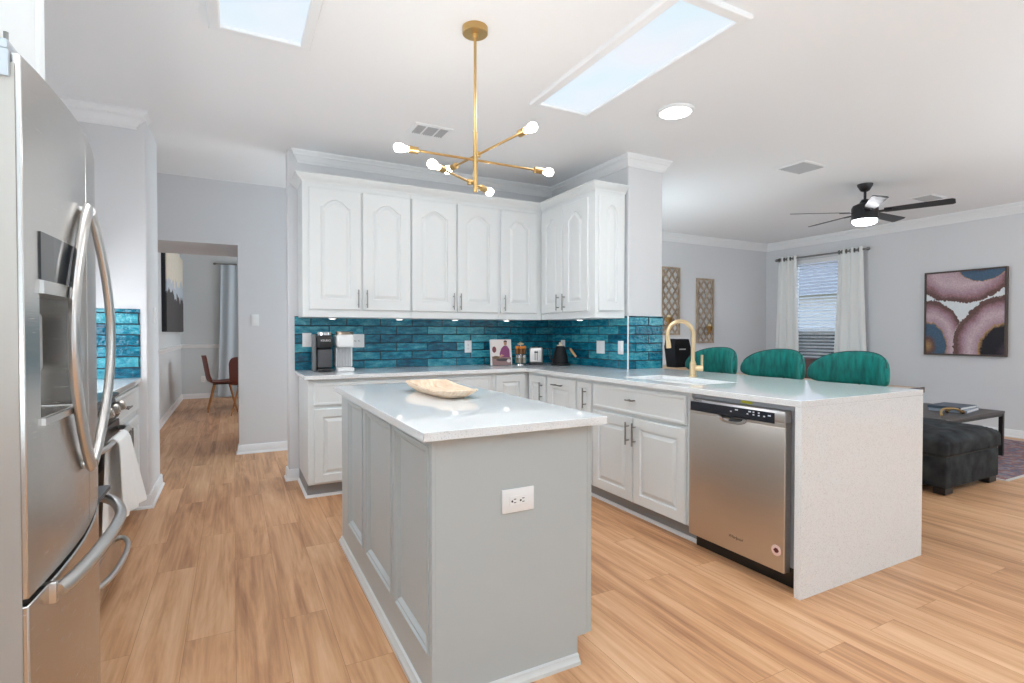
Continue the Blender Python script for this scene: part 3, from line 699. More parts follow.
def bowed(y0, y1, z0, z1, name, hole=None):
    ys_ = sorted({y0, y1} | {p[0] for p in FP if y0 < p[0] < y1} | ({hole[0], hole[1]} if hole else set()))
    zs_ = [z0, z1] if not hole else [z0, hole[2], hole[3], z1]
    mb = MB(); V = []; F = []; ny = len(ys_); nz = len(zs_)
    for y in ys_:
        for z in zs_: V.append((fpx(y), y, z))
    cut = lambda i, j: hole and hole[0] - 1e-6 <= ys_[i] and ys_[i + 1] <= hole[1] + 1e-6 and j == 1
    for i in range(ny - 1):
        for j in range(nz - 1):
            if not cut(i, j): F.append([i * nz + j, (i + 1) * nz + j, (i + 1) * nz + j + 1, i * nz + j + 1])
    o = len(V); bx = -0.462
    V += [(bx, y, z) for y in ys_ for z in zs_]
    for i in range(ny - 1):
        for j in range(nz - 1):
            F.append([o + i * nz + j, o + i * nz + j + 1, o + (i + 1) * nz + j + 1, o + (i + 1) * nz + j])
    for i in range(ny - 1):
        F.append([i * nz, o + i * nz, o + (i + 1) * nz, (i + 1) * nz]); k = nz - 1
        F.append([i * nz + k, (i + 1) * nz + k, o + (i + 1) * nz + k, o + i * nz + k])
    for j in range(nz - 1):
        F.append([j, j + 1, o + j + 1, o + j]); q = (ny - 1) * nz
        F.append([q + j, o + q + j, o + q + j + 1, q + j + 1])
    if hole:   # walls of the dispenser niche
        ii = [i for i in range(ny) if hole[0] - 1e-6 <= ys_[i] <= hole[1] + 1e-6]
        d = 0.075; base_ = len(V)
        for i in ii:
            for j in (1, 2): V.append((fpx(ys_[i]) - d, ys_[i], zs_[j]))
        for q in range(len(ii) - 1):
            a, b2 = ii[q], ii[q + 1]; p0 = base_ + q * 2
            F.append([a * nz + 1, b2 * nz + 1, p0 + 2, p0]); F.append([a * nz + 2, p0 + 1, p0 + 3, b2 * nz + 2])
            F.append([p0, p0 + 2, p0 + 3, p0 + 1])
        F.append([ii[0] * nz + 1, base_, base_ + 1, ii[0] * nz + 2]); e = base_ + (len(ii) - 1) * 2
        F.append([ii[-1] * nz + 1, ii[-1] * nz + 2, e + 1, e])
    mb.add(V, F)
    return mb
NICHE = (1.398, 1.618, 1.052, 1.318)
d1 = bowed(1.328, SEAM - 0.002, FZG, FZ1, 'door', NICHE).build('door', STEEL, fg, smooth=20, bevel=0.003); d1['label'] = 'near stainless door with the dispenser'
d2 = bowed(SEAM + 0.002, 2.225, FZG, FZ1, 'door').build('door', STEEL, fg, smooth=20, bevel=0.003); d2['label'] = 'far stainless door'
fz = bowed(1.328, 2.225, FZ0, FZG - 0.014, 'freezer_drawer').build('freezer_drawer', STEEL, fg, smooth=20, bevel=0.003)
MB().box(-0.50, -0.372, 1.345, 2.21, FZG - 0.0135, FZG - 0.0005).build('gasket', DKGREY, fg)
MB().box(-0.46, -0.362, 1.3245, 1.3278, FZ0 + 0.01, 1.735).build('edge_strip', STEELS, d1)
# hinge cover on the top corner
MB().box(-0.60, -0.367, 1.314, 1.42, 1.7555, 1.775, 0.006, 2).box(-0.60, -0.367, 1.314, 1.3243, 1.705, 1.7555, 0.003, 2).build('hinge_cover', mat('hinge_grey', (0.42, 0.44, 0.47), 0.45), fg)
# dispenser: display screen above the niche, bezel frame
disp = MB()
q_ = [1.398, 1.47, 1.54, 1.618]
for k in range(3):
    y0, y1 = q_[k], q_[k + 1]
    disp.add([(fpx(y0) + 0.003, y0, 1.335), (fpx(y1) + 0.003, y1, 1.335), (fpx(y1) + 0.003, y1, 1.432), (fpx(y0) + 0.003, y0, 1.432),
              (fpx(y0) - 0.001, y0, 1.335), (fpx(y1) - 0.001, y1, 1.335), (fpx(y1) - 0.001, y1, 1.432), (fpx(y0) - 0.001, y0, 1.432)],
             [[0, 1, 2, 3], [4, 7, 6, 5], [0, 4, 5, 1], [3, 2, 6, 7]] + ([[0, 3, 7, 4]] if k == 0 else []) + ([[1, 5, 6, 2]] if k == 2 else []))
disp.build('display', mat('display_glass', (0.03, 0.032, 0.036), 0.06), d1, smooth=20)
BEZ = mat('bezel_silver', (0.62, 0.61, 0.60), 0.3, 0.9)
for z0, z1, nm in ((1.306, 1.333, 'dispenser_bezel'), (1.036, 1.0505, 'dispenser_tray')):
    bz = MB()
    for k in range(3):
        y0, y1 = q_[k], q_[k + 1]
        bz.add([(fpx(y0) + 0.007, y0, z0), (fpx(y1) + 0.007, y1, z0), (fpx(y1) + 0.007, y1, z1), (fpx(y0) + 0.007, y0, z1), (fpx(y0) - 0.05, y0, z0), (fpx(y1) - 0.05, y1, z0), (fpx(y1) - 0.05, y1, z1), (fpx(y0) - 0.05, y0, z1)],
               [[0, 1, 2, 3], [4, 7, 6, 5], [0, 4, 5, 1], [3, 2, 6, 7]] + ([[0, 3, 7, 4]] if k == 0 else []) + ([[1, 5, 6, 2]] if k == 2 else []))
    bz.build(nm, BEZ, d1)
MB().box(-0.418, -0.372, 1.45, 1.52, 1.14, 1.27, 0.01, 2).build('dispenser_paddle', mat('paddle_grey', (0.35, 0.35, 0.36), 0.4), d1)
# bowed door handles curving apart like brackets
def arc_handle(sgn, parent):
    pts = []; N_ = 22
    for i in range(N_ + 1):
        t = i / N_; z = 0.885 + (1.54 - 0.885) * t; k = math.sin(PI * t) ** 0.8
        y = 1.722 + sgn * (0.014 + 0.17 * k); x = fpx(y) + 0.014 + 0.004 * k if sgn < 0 else fpx(1.72) + 0.014 + 0.012 * k
        pts.append((x, y, z))
    mb = MB(); L = []
    for i, p in enumerate(pts):
        a = Vector(pts[max(i - 1, 0)]); c = Vector(pts[min(i + 1, N_)]); t = (c - a).normalized()
        out = Vector((1, 0, 0)); sd = t.cross(out).normalized(); out = sd.cross(t).normalized()
        L.append([Vector(p) + sd * (0.019 * math.cos(th)) + out * (0.011 * math.sin(th)) for th in [2 * PI * j / 14 for j in range(14)]])
    mb.loops(L)
    for e in (0, N_):
        p = Vector(pts[e]); mb.cyl(p + Vector((0.004, 0, 0)), (fpx(p.y) - 0.002, p.y, p.z), 0.008, 10)
    return mb.build('handle', STEELH, parent)
STEELH = mat('handle_steel', (0.70, 0.68, 0.66), 0.28, 1.0)
arc_handle(-1, d1); arc_handle(1, d2)
# freezer bar handle
fbp = [(-0.336, 1.435, 0.678), (-0.320, 1.50, 0.678), (-0.307, 1.63, 0.678), (-0.301, 1.80, 0.676), (-0.307, 1.96, 0.670), (-0.326, 2.07, 0.666), (-0.356, 2.16, 0.668), (-0.398, 2.215, 0.672)]
def smooth_pts(P, k=4):
    P = [Vector(p) for p in P]; out = []
    for i in range(len(P) - 1):
        p0, p1, p2, p3 = P[max(i - 1, 0)], P[i], P[i + 1], P[min(i + 2, len(P) - 1)]
        for j in range(k):
            t = j / k
            out.append(0.5 * ((2 * p1) + (-p0 + p2) * t + (2 * p0 - 5 * p1 + 4 * p2 - p3) * t * t + (-p0 + 3 * p1 - 3 * p2 + p3) * t ** 3))
    return out + [P[-1]]
MB().tube(smooth_pts(fbp), 0.0155, 14).box(-0.365, -0.334, 1.425, 1.440, 0.655, 0.700, 0.003, 2).cyl((-0.35, 1.45, 0.676), (-0.335, 1.445, 0.676), 0.008).build('freezer_handle', STEELH, fz)

# cabinet over the fridge
TF = ((-0.57, 0, 0), (0, 1, 0), (1, 0, 0))
cabinet('wall_cabinet', 'white cabinet above the refrigerator at the left edge', TF, 1.30, 2.315, 1.86, 2.62, 0.62, CABW,
        [dict(kind='door', a0=1.315, a1=1.80, z0=1.875, z1=2.60, stile=0.06, arch=0.06, pull=[(1.765, 1.95, True, 0.12)]),
         dict(kind='door', a0=1.81, a1=2.30, z0=1.875, z1=2.60, stile=0.06, arch=0.06, pull=[(1.845, 1.95, True, 0.12)])])
fp_ = MB().box(XL + 0.002, -0.60, 2.285, 2.312, 0, 1.858, 0.001, 1).build('fridge_side_panel', CABW)
tag(fp_, 'tall white panel between refrigerator and range', 'panel')
# ------------------------------------------------------------------ left run: range, cabinet, worktop
TL = ((-0.60, 0, 0), (0, 1, 0), (1, 0, 0))
cabinet('base_cabinet', 'light grey base cabinet between range and left wall stub', TL, 3.345, 4.445, BZ0, BZ1, 0.60, CABG,
        [drawer_b(3.36, 4.42, 0.70, 0.86, (3.85, 0.78, False, 0.13)), door_b(3.36, 3.885, pull=(3.85, 0.58, True, 0.13)), door_b(3.895, 4.42, pull=(3.93, 0.58, True, 0.13))], True)
tag(MB().box(XL + 0.002, -0.568, 3.345, 4.446, 0.885, 0.915).build('side_worktop', QUARTZ, bevel=0.002), 'short white worktop between range and left wall stub', 'worktop')
rg = thing('range', (-0.88, 2.95, 0), 'stainless range with black top beyond the refrigerator', 'range')
RY0, RY1 = 2.565, 3.335
MB().box(-1.20, -0.565, RY0, RY1, 0.03, 0.905, 0.004, 2).build('body', mat('range_body_dark', (0.05, 0.05, 0.055), 0.35), rg)
MB().box(-1.20, -0.52, RY0, RY1, 0.9055, 0.925, 0.008, 3).build('cooktop', BLACK, rg)
MB().prism([(-0.566, 0.80), (-0.525, 0.80), (-0.515, 0.82), (-0.545, 0.904), (-0.566, 0.904)], RY0, RY1, 'xz').build('control_panel', DKGREY, rg)
for i in range(5):
    y = RY0 + 0.09 + i * (RY1 - RY0 - 0.18) / 4
    MB().cyl((-0.535, y, 0.853), (-0.487, y, 0.867), 0.024, 16).cyl((-0.489, y, 0.8665), (-0.483, y, 0.8685), 0.019, 16).build('knob', mat('knob_champagne', (0.66, 0.60, 0.54), 0.3, 0.9), rg)
od = MB().box(-0.566, -0.52, RY0 + 0.004, RY1 - 0.004, 0.26, 0.79, 0.006, 2).build('oven_door', BLACK, rg)
MB().box(-0.5195, -0.517, RY0 + 0.08, RY1 - 0.08, 0.36, 0.62, 0.001, 1).build('oven_window', BLACK, od)
hp = [(-0.520, RY0 + 0.03, 0.745), (-0.488, RY0 + 0.05, 0.748), (-0.468, RY0 + 0.12, 0.75), (-0.465, 2.95, 0.75), (-0.468, RY1 - 0.12, 0.75), (-0.488, RY1 - 0.05, 0.748), (-0.520, RY1 - 0.03, 0.745)]
MB().tube(smooth_pts(hp), 0.013, 12).build('oven_handle', STEELH, od)
wd = MB().box(-0.566, -0.52, RY0 + 0.004, RY1 - 0.004, 0.055, 0.245, 0.008, 2).build('warming_drawer', STEEL, rg)
hp = [(-0.519, RY0 + 0.06, 0.19), (-0.49, RY0 + 0.09, 0.192), (-0.462, RY0 + 0.2, 0.195), (-0.452, 2.95, 0.195), (-0.462, RY1 - 0.2, 0.195), (-0.49, RY1 - 0.09, 0.192), (-0.519, RY1 - 0.06, 0.19)]
MB().tube(smooth_pts(hp), 0.012, 12).build('drawer_handle', STEELH, wd)
# towel over the oven handle
TW = mat('white_terry', srgb(250, 250, 250), 0.95, bump=(400, 0.35))
def towel():
    mb = MB(); nu, nv = 15, 27; w0 = 0.25; yc = 2.95
    def P(i, j):
        u = i / (nu - 1) - 0.5; s = j / (nv - 1)
        y = yc + u * (w0 * (1 + 0.25 * abs(s - 0.4)))
        if s < 0.42:       # back drop
            q = s / 0.42; z = 0.345 + q * 0.40; x = -0.486 + 0.030 * (1 - q) * u + 0.004 * math.sin(u * 14)
        elif s < 0.5:
            q = (s - 0.42) / 0.08; th = PI - PI * q; x = -0.466 + 0.020 * math.cos(th); z = 0.748 + 0.022 * math.sin(th)
        else:
            q = (s - 0.5) / 0.5; z = 0.745 - q * 0.345; x = -0.446 + 0.045 * q * (0.6 + u) + 0.010 * q * math.sin(u * 15 + 1)
            y += 0.06 * q
        return (x, y, z)
    return mb.grid(P, nu, nv, lambda i, j: (0.007 if j > nv * 0.46 else -0.006 if j < nv * 0.42 else 0.0, 0, 0.006 if nv * 0.40 < j < nv * 0.5 else 0))
tag(towel().build('hand_towel', TW, subsurf=1), 'white terry towel draped over the oven handle', 'towel')

# ------------------------------------------------------------------ dough bowl on the island
def superloop(cx, cy, a, b, z, n, e=3.0, rot=0.0, wob=0.0, ph=0):
    L = []
    for i in range(n):
        t = 2 * PI * i / n; c, s = math.cos(t), math.sin(t)
        x = a * math.copysign(abs(c) ** (2 / e), c); y = b * math.copysign(abs(s) ** (2 / e), s)
        k = 1 + wob * math.sin(3 * t + ph) + wob * 0.6 * math.sin(5 * t + 2 * ph)
        L.append((cx + (x * math.cos(rot) - y * math.sin(rot)) * k, cy + (x * math.sin(rot) + y * math.cos(rot)) * k, z))
    return L
def wood_mat(name, c1, c2, scale, stretch, rough=0.6):
    m = bpy.data.materials.new(name); m.use_nodes = True
    n = m.node_tree.nodes; l = m.node_tree.links; b = n['Principled BSDF']
    tc = n.new('ShaderNodeTexCoord'); mp = n.new('ShaderNodeMapping'); mp.inputs['Scale'].default_value = stretch
    nz = n.new('ShaderNodeTexNoise'); nz.inputs['Scale'].default_value = scale; nz.inputs['Detail'].default_value = 6; nz.inputs['Distortion'].default_value = 0.8
    l.new(tc.outputs['Object'], mp.inputs[0]); l.new(mp.outputs[0], nz.inputs['Vector'])
    r = n.new('ShaderNodeValToRGB'); r.color_ramp.elements[0].position = 0.3; r.color_ramp.elements[1].position = 0.7
    r.color_ramp.elements[0].color = c1; r.color_ramp.elements[1].color = c2
    l.new(nz.outputs['Fac'], r.inputs[0]); l.new(r.outputs[0], b.inputs['Base Color'])
    b.inputs['Roughness'].default_value = rough
    return m
BOWLW = wood_mat('pale_bowl_wood', srgb(222, 190, 160), srgb(244, 226, 204), 6, (9, 1.2, 4))
bcx, bcy = 0.926, 2.545; brot = math.radians(-88)
L = []
for a, b2, z, e in [(0.20, 0.052, 0.9155, 4), (0.225, 0.066, 0.919, 4.5), (0.262, 0.090, 0.940, 6), (0.278, 0.103, 0.956, 7), (0.280, 0.105, 0.962, 7), (0.274, 0.099, 0.964, 7), (0.262, 0.088, 0.957, 6), (0.235, 0.075, 0.938, 5), (0.19, 0.055, 0.928, 4)]:
    L.append([(p[0], p[1], p[2] + (0.007 * math.sin(7 * p[1] + 1.0) + 0.004 * math.sin(31 * p[1]) if z > 0.95 else 0)) for p in superloop(bcx, bcy, a, b2, z, 64, e, brot, 0.014, 1.3)])
dbowl = MB().loops(L).build('dough_bowl', BOWLW, smooth=60)
tag(dbowl, 'long pale wooden dough bowl lying on the island worktop', 'bowl')

# ------------------------------------------------------------------ things on the back worktop
CZ = 0.9155
# black pod coffee maker
kx, ky = 0.648, 4.50
k = thing('coffee_maker', (kx, ky, CZ), 'slim black pod coffee maker at the left end of the worktop', 'coffee maker')
MB().box(kx - 0.058, kx + 0.058, ky - 0.10, ky + 0.10, CZ, CZ + 0.028, 0.012, 3).build('base', BLACK, k)
MB().box(kx - 0.056, kx + 0.056, ky - 0.02, ky + 0.10, CZ + 0.0285, CZ + 0.188, 0.014, 3).box(kx - 0.054, kx + 0.054, ky - 0.075, ky - 0.021, CZ + 0.032, CZ + 0.180, 0.01, 2).build('body', mat('coffee_dark_grey', (0.075, 0.075, 0.082), 0.45), k)
MB().box(kx - 0.057, kx + 0.057, ky - 0.10, ky + 0.10, CZ + 0.1885, CZ + 0.292, 0.018, 3).build('brew_head', BLACK, k)
MB().lathe([(0.0, 0.0), (0.056, 0.0), (0.056, 0.022), (0.05, 0.027), (0.0, 0.027)], (kx, ky - 0.04, CZ + 0.2925), 28).build('lid', CHROME, k)
MB().box(kx - 0.088, kx - 0.060, ky - 0.03, ky + 0.09, CZ, CZ + 0.30, 0.008, 2).build('water_tank', mat('tank_smoke', (0.20, 0.21, 0.22), 0.15), k)
text_mesh('maker_mark', 'KEURIG', 0.022, M_FACE_NY(kx, ky - 0.1006, CZ + 0.25), WHITEP, k)
# white pod coffee maker
kx, ky = 0.800, 4.47
k = thing('coffee_maker', (kx, ky, CZ), 'slim white pod coffee maker right of the black one', 'coffee maker')
MB().box(kx - 0.065, kx + 0.065, ky - 0.10, ky + 0.11, CZ, CZ + 0.032, 0.010, 3).build('base', WHITEP, k)
MB().box(kx - 0.067, kx + 0.067, ky - 0.01, ky + 0.11, CZ + 0.0325, CZ + 0.195, 0.010, 2).build('body', WHITEP, k)
rb = MB()
for i in range(9): rb.box(kx - 0.056 + i * 0.0125, kx - 0.047 + i * 0.0125, ky - 0.020, ky - 0.0105, CZ + 0.034, CZ + 0.19, 0.003, 1)
rb.build('ribbed_front', mat('light_grey_plastic', (0.55, 0.55, 0.57), 0.4), k)
MB().box(kx - 0.068, kx + 0.068, ky - 0.10, ky + 0.11, CZ + 0.1955, CZ + 0.298, 0.020, 4).build('brew_head', WHITEP, k)
MB().lathe([(0.0, 0.0), (0.070, 0.0), (0.070, 0.018), (0.062, 0.024), (0.0, 0.024)], (kx, ky - 0.02, CZ + 0.2985), 28).build('lid', mat('bronze_lid', (0.35, 0.28, 0.22), 0.3, 0.9), k)
# cookbook on display
bx, by = 2.265, 4.50
t = thing('cookbook', (bx, by, CZ), 'cookbook standing against the back tile, its cover showing a cook in a purple shirt', 'book')
tilt = 0.10
def bk(mb, a0, a1, z0, z1, d0, d1):
    """block on the tilted book: a across, z up the cover, d depth in front of the cover"""
    V = []
    for d in (d0, d1):
        for z in (z0, z1):
            for a in (a0, a1): V.append((bx + a, by - d * math.cos(tilt) + z * math.sin(tilt), CZ + 0.0035 + z * math.cos(tilt) + d * math.sin(tilt)))
    return mb.add(V, [[0, 1, 3, 2], [4, 6, 7, 5], [0, 4, 5, 1], [2, 3, 7, 6], [0, 2, 6, 4], [1, 5, 7, 3]])
def bpoly(mb, poly, d0, d1):
    k_ = len(poly); V = []
    for d in (d0, d1):
        for a, z in poly: V.append((bx + a, by - d * math.cos(tilt) + z * math.sin(tilt), CZ + 0.0035 + z * math.cos(tilt) + d * math.sin(tilt)))
    return mb.add(V, [list(range(k_)), list(range(k_, 2 * k_))] + [[i, (i + 1) % k_, k_ + (i + 1) % k_, k_ + i] for i in range(k_)])
bk(MB(), -0.108, 0.108, 0.003, 0.243, -0.018, -0.003).build('pages', WHITEP, t)
bk(bk(MB(), -0.11, 0.11, 0, 0.246, -0.0028, 0.0), -0.11, 0.11, 0, 0.246, -0.021, -0.0182).build('cover', mat('cover_cream', srgb(232, 222, 218), 0.3), t)
def blob(cx, cz, rx, rz, n=14): return [(cx + rx * math.cos(2 * PI * i / n), cz + rz * math.sin(2 * PI * i / n)) for i in range(n)]
pic = [('picture_ground', [(-0.10, 0.0), (0.10, 0.0), (0.10, 0.075), (-0.10, 0.085)], srgb(150, 120, 120), 0.0004),
       ('picture_shirt', [(-0.015, 0.075), (0.09, 0.075), (0.088, 0.15), (0.062, 0.185), (0.03, 0.187), (0.0, 0.16), (-0.02, 0.11)], srgb(134, 66, 112), 0.0008),
       ('picture_head', blob(0.045, 0.208, 0.016, 0.021), srgb(190, 138, 112), 0.0011),
       ('picture_hair', [(0.028, 0.212), (0.030, 0.233), (0.047, 0.238), (0.064, 0.230), (0.064, 0.216), (0.054, 0.224), (0.036, 0.224)], srgb(44, 30, 28), 0.0014),
       ('picture_plates', blob(0.01, 0.052, 0.07, 0.014), srgb(70, 66, 70), 0.0012), ('picture_fruit', blob(-0.075, 0.15, 0.022, 0.03), srgb(120, 58, 62), 0.0008),
       ('picture_bowl', blob(-0.06, 0.075, 0.04, 0.014), srgb(110, 86, 60), 0.0014), ('picture_dish', blob(0.075, 0.04, 0.022, 0.016), srgb(225, 215, 210), 0.0018),
       ('picture_arm', [(0.0, 0.105), (-0.03, 0.085), (-0.02, 0.075), (0.03, 0.09)], srgb(196, 146, 120), 0.0016)]
for nm, poly, c, d in pic: bpoly(MB(), poly, d - 0.0003, d).build(nm, mat(nm, c, 0.35), t)
# spice carousel: stacked jars
jx, jy = 2.485, 4.53
t = thing('spice_stand', (jx, jy, CZ), 'small stand of orange-lidded spice jars left of the toaster', 'spice stand')
MB().lathe([(0.055, 0), (0.055, 0.008), (0.006, 0.012), (0.006, 0.215), (0.014, 0.222), (0.0, 0.228)], (jx, jy, CZ), 20).build('stand', CHROME, t)
JG = mat('jar_glass', (0.55, 0.5, 0.42), 0.1, trans=0.5); ORA = mat('orange_lid', srgb(226, 140, 58), 0.45); AMB = mat('amber_spice', srgb(120, 78, 44), 0.5)
for lvl, (z, rad) in enumerate([(0.018, 0.036), (0.105, 0.036)]):
    for i in range(4):
        a = PI / 4 + i * PI / 2 + lvl * 0.5; x, y = jx + rad * math.cos(a), jy + rad * math.sin(a)
        jr = MB().lathe([(0.0, 0), (0.019, 0), (0.019, 0.048), (0.014, 0.054), (0.0, 0.054)], (x, y, CZ + z), 14).build('jar', AMB if lvl else JG, t)
        MB().lathe([(0.0, 0.0545), (0.0185, 0.0545), (0.0185, 0.078), (0.0, 0.080)], (x, y, CZ + z), 14).build('lid', ORA if lvl else CHROME, jr)
MB().lathe([(0.0, 0.196), (0.030, 0.196), (0.033, 0.208), (0.012, 0.216)], (jx, jy, CZ), 16).build('top_knob', mat('pale_knob', srgb(215, 190, 150), 0.4), t)
# toaster
tx, ty = 2.655, 4.52
t = thing('toaster', (tx, ty, CZ), 'small stainless toaster with a dark base in the worktop corner', 'toaster')
T = ((tx, ty, 0), (0.862, -0.506, 0), (0.506, 0.862, 0))
MB(T).box(-0.066, 0.066, -0.11, 0.11, CZ + 0.018, CZ + 0.172, 0.022, 4).build('shell', mat('toaster_steel', (0.74, 0.72, 0.70), 0.35, 0.8), t)
MB(T).box(-0.070, 0.070, -0.115, 0.115, CZ, CZ + 0.020, 0.006, 2).build('base', BLACK, t)
for s_ in (-0.010, 0.010): MB(T).box(s_ - 0.003, s_ + 0.003, -0.1125, -0.1095, CZ + 0.045, CZ + 0.140).build('lever_track', SLOT, t)
MB(T).box(-0.018, 0.018, -0.128, -0.1095, CZ + 0.118, CZ + 0.132, 0.004, 2).build('lever', BLACK, t)
for s_ in (-0.026, 0.026): MB(T).box(s_ - 0.012, s_ + 0.012, -0.085, 0.085, CZ + 0.1722, CZ + 0.1732).build('slot', SLOT, t)
# black gooseneck kettle with wooden handle
ex, ey = 2.765, 4.25
t = thing('kettle', (ex, ey, CZ), 'black cone kettle with a wooden handle and pale lid knob, in the worktop corner', 'kettle')
MB().lathe([(0.0, 0), (0.092, 0), (0.094, 0.010), (0.088, 0.020), (0.0, 0.020)], (ex, ey, CZ), 32).build('power_base', BLACK, t)
MB().lathe([(0.0, 0.0205), (0.078, 0.0205), (0.080, 0.03), (0.073, 0.07), (0.052, 0.15), (0.040, 0.185), (0.0, 0.187)], (ex, ey, CZ), 36).build('body', mat('matt_black', (0.008, 0.008, 0.009), 0.5, spec=0.25), t)
MB().lathe([(0.0, 0.1875), (0.036, 0.1875), (0.030, 0.197), (0.0, 0.199)], (ex, ey, CZ), 24).lathe([(0.0, 0.1985), (0.013, 0.199), (0.015, 0.214), (0.010, 0.222), (0.0, 0.223)], (ex, ey, CZ), 16).build('lid', mat('pale_wood_knob', srgb(214, 196, 170), 0.5), t)
hx, hy = 0.90, -0.44     # handle points toward the camera's right
def kp(o, z): return (ex + hx * o, ey + hy * o, CZ + z)
MB().tube([kp(0.045, 0.165), kp(0.075, 0.172), kp(0.095, 0.160)], 0.006, 10).build('handle_bracket', BLACK, t)
MB().tube([kp(0.093, 0.163), kp(0.115, 0.130), kp(0.150, 0.082)], [0.010, 0.012, 0.009], 12).build('handle', wood_mat('handle_wood', srgb(196, 146, 96), srgb(226, 182, 134), 8, (3, 3, 1)), t)
sp = [(-0.062, 0.055), (-0.090, 0.06), (-0.100, 0.09), (-0.098, 0.13), (-0.112, 0.158), (-0.135, 0.160)]
MB().tube(smooth_pts([kp(o, z) for o, z in sp]), 0.006, 10).build('spout', BLACK, t)

# ------------------------------------------------------------------ chandelier
cx, cy = 1.072, 2.425
ch = thing('chandelier', (cx, cy, H), 'brass six-bulb branching chandelier hanging above the island', 'chandelier')
MB().lathe([(0.0, 0), (0.063, 0), (0.063, -0.030), (0.060, -0.033), (0.0, -0.033)], (cx, cy, H), 36).lathe([(0.0, -0.0331), (0.016, -0.0331), (0.013, -0.055), (0.0, -0.056)], (cx, cy, H), 20).build('canopy', BRASS, ch)
MB().cyl((cx, cy, H - 0.05), (cx, cy, 2.225), 0.0072, 14).build('rod', BRASS, ch)
MB().cyl((cx, cy, 2.226), (cx, cy, 1.928), 0.0105, 16).build('stem', BRASS, ch)
BULB = glow('warm_bulb_glow', (1.0, 0.92, 0.80), 40)
for z, p, q in [(2.086, (0.735, 2.425), (1.452, 2.420)), (2.117, (1.145, 2.045), (1.050, 2.680)), (1.982, (0.835, 2.300), (1.178, 2.540))]:
    p = Vector((*p, z)); q = Vector((*q, z)); d = (q - p).normalized()
    # arm passes the stem on its axis side with a little clamp
    cpt = Vector((cx, cy, z)); f = p + d * (cpt - p).dot(d)
    arm = MB().cyl(p + d * 0.03, q - d * 0.03, 0.0058, 12).cyl(cpt, f, 0.008, 10).lathe([(0.013, -0.012), (0.013, 0.012)], (f.x, f.y, f.z), 16).build('arm', BRASS, ch)
    for e, s in ((p, -1), (q, 1)):
        a = e - d * s * 0.045
        sock = MB().tube([a, a + d * s * 0.004, a + d * s * 0.05, a + d * s * 0.05], [0.008, 0.0165, 0.0165, 0.015], 16).build('socket', BRASS, arm)
        b0 = a + d * s * 0.0505
        MB().tube([b0, b0 + d * s * 0.012, b0 + d * s * 0.03, b0 + d * s * 0.045, b0 + d * s * 0.058, b0 + d * s * 0.066, b0 + d * s * 0.069], [0.011, 0.012, 0.019, 0.0215, 0.0185, 0.010, 0.002], 18).build('bulb', BULB, sock)

# ------------------------------------------------------------------ ceiling fixtures
SKY = None
def skylight(x0, x1, y0, y1, label):
    fw = 0.052
    t = thing('skylight', ((x0 + x1) / 2, (y0 + y1) / 2, H), label, 'skylight')
    mb = MB()
    R = lambda o, z: [(x0 + o, y0 + o, z), (x1 - o, y0 + o, z), (x1 - o, y1 - o, z), (x0 + o, y1 - o, z)]
    mb.loops([R(0, H - 0.0005), R(0, H - 0.018), R(0.006, H - 0.024), R(fw - 0.006, H - 0.030), R(fw, H - 0.026), R(fw, H - 0.0005)], False, False)
    mb.build('frame', TRIM, t, smooth=20)
    MB().box(x0 + fw - 0.001, x1 - fw + 0.001, y0 + fw - 0.001, y1 - fw + 0.001, H - 0.012, H - 0.001).build('diffuser', SKYM, t)
def sky_mat():
    m = glow('skylight_daylight', (0.72, 0.86, 1.0), 1.0)
    n = m.node_tree.nodes; l = m.node_tree.links; b = n['Principled BSDF']
    tc = n.new('ShaderNodeTexCoord'); nz = n.new('ShaderNodeTexNoise'); nz.inputs['Scale'].default_value = 2.2; nz.inputs['Detail'].default_value = 1
    l.new(tc.outputs['Object'], nz.inputs['Vector'])
    r = n.new('ShaderNodeValToRGB'); r.color_ramp.elements[0].position = 0.35; r.color_ramp.elements[1].position = 0.65
    r.color_ramp.elements[0].color = (0.66, 0.80, 0.89, 1); r.color_ramp.elements[1].color = (0.76, 0.80, 0.87, 1)
    l.new(nz.outputs['Fac'], r.inputs[0]); l.new(r.outputs[0], b.inputs['Emission Color'])
    b.inputs['Emission Strength'].default_value = 1.0
    b.inputs['Base Color'].default_value = (0.1, 0.1, 0.1, 1)
    return m
SKYM = sky_mat()
skylight(1.725, 2.195, 1.705, 3.025, 'long framed skylight panel right of the chandelier')
skylight(-0.098, 0.371, 1.685, 3.005, 'framed skylight panel at the top edge, left of the chandelier')
t = thing('downlight', (2.675, 2.685, H), 'round flush ceiling light right of the skylight', 'light')
MB().lathe([(0.128, 0), (0.128, -0.010), (0.118, -0.018), (0.104, -0.016), (0.104, -0.006)], (2.675, 2.685, H - 0.0005), 40).build('trim_ring', TRIM, t)
MB().lathe([(0.0, -0.008), (0.1035, -0.008), (0.1035, -0.014), (0.0, -0.015)], (2.675, 2.685, H - 0.0005), 40).build('diffuser', glow('downlight_glow', (1.0, 0.98, 0.95), 9.0), t)
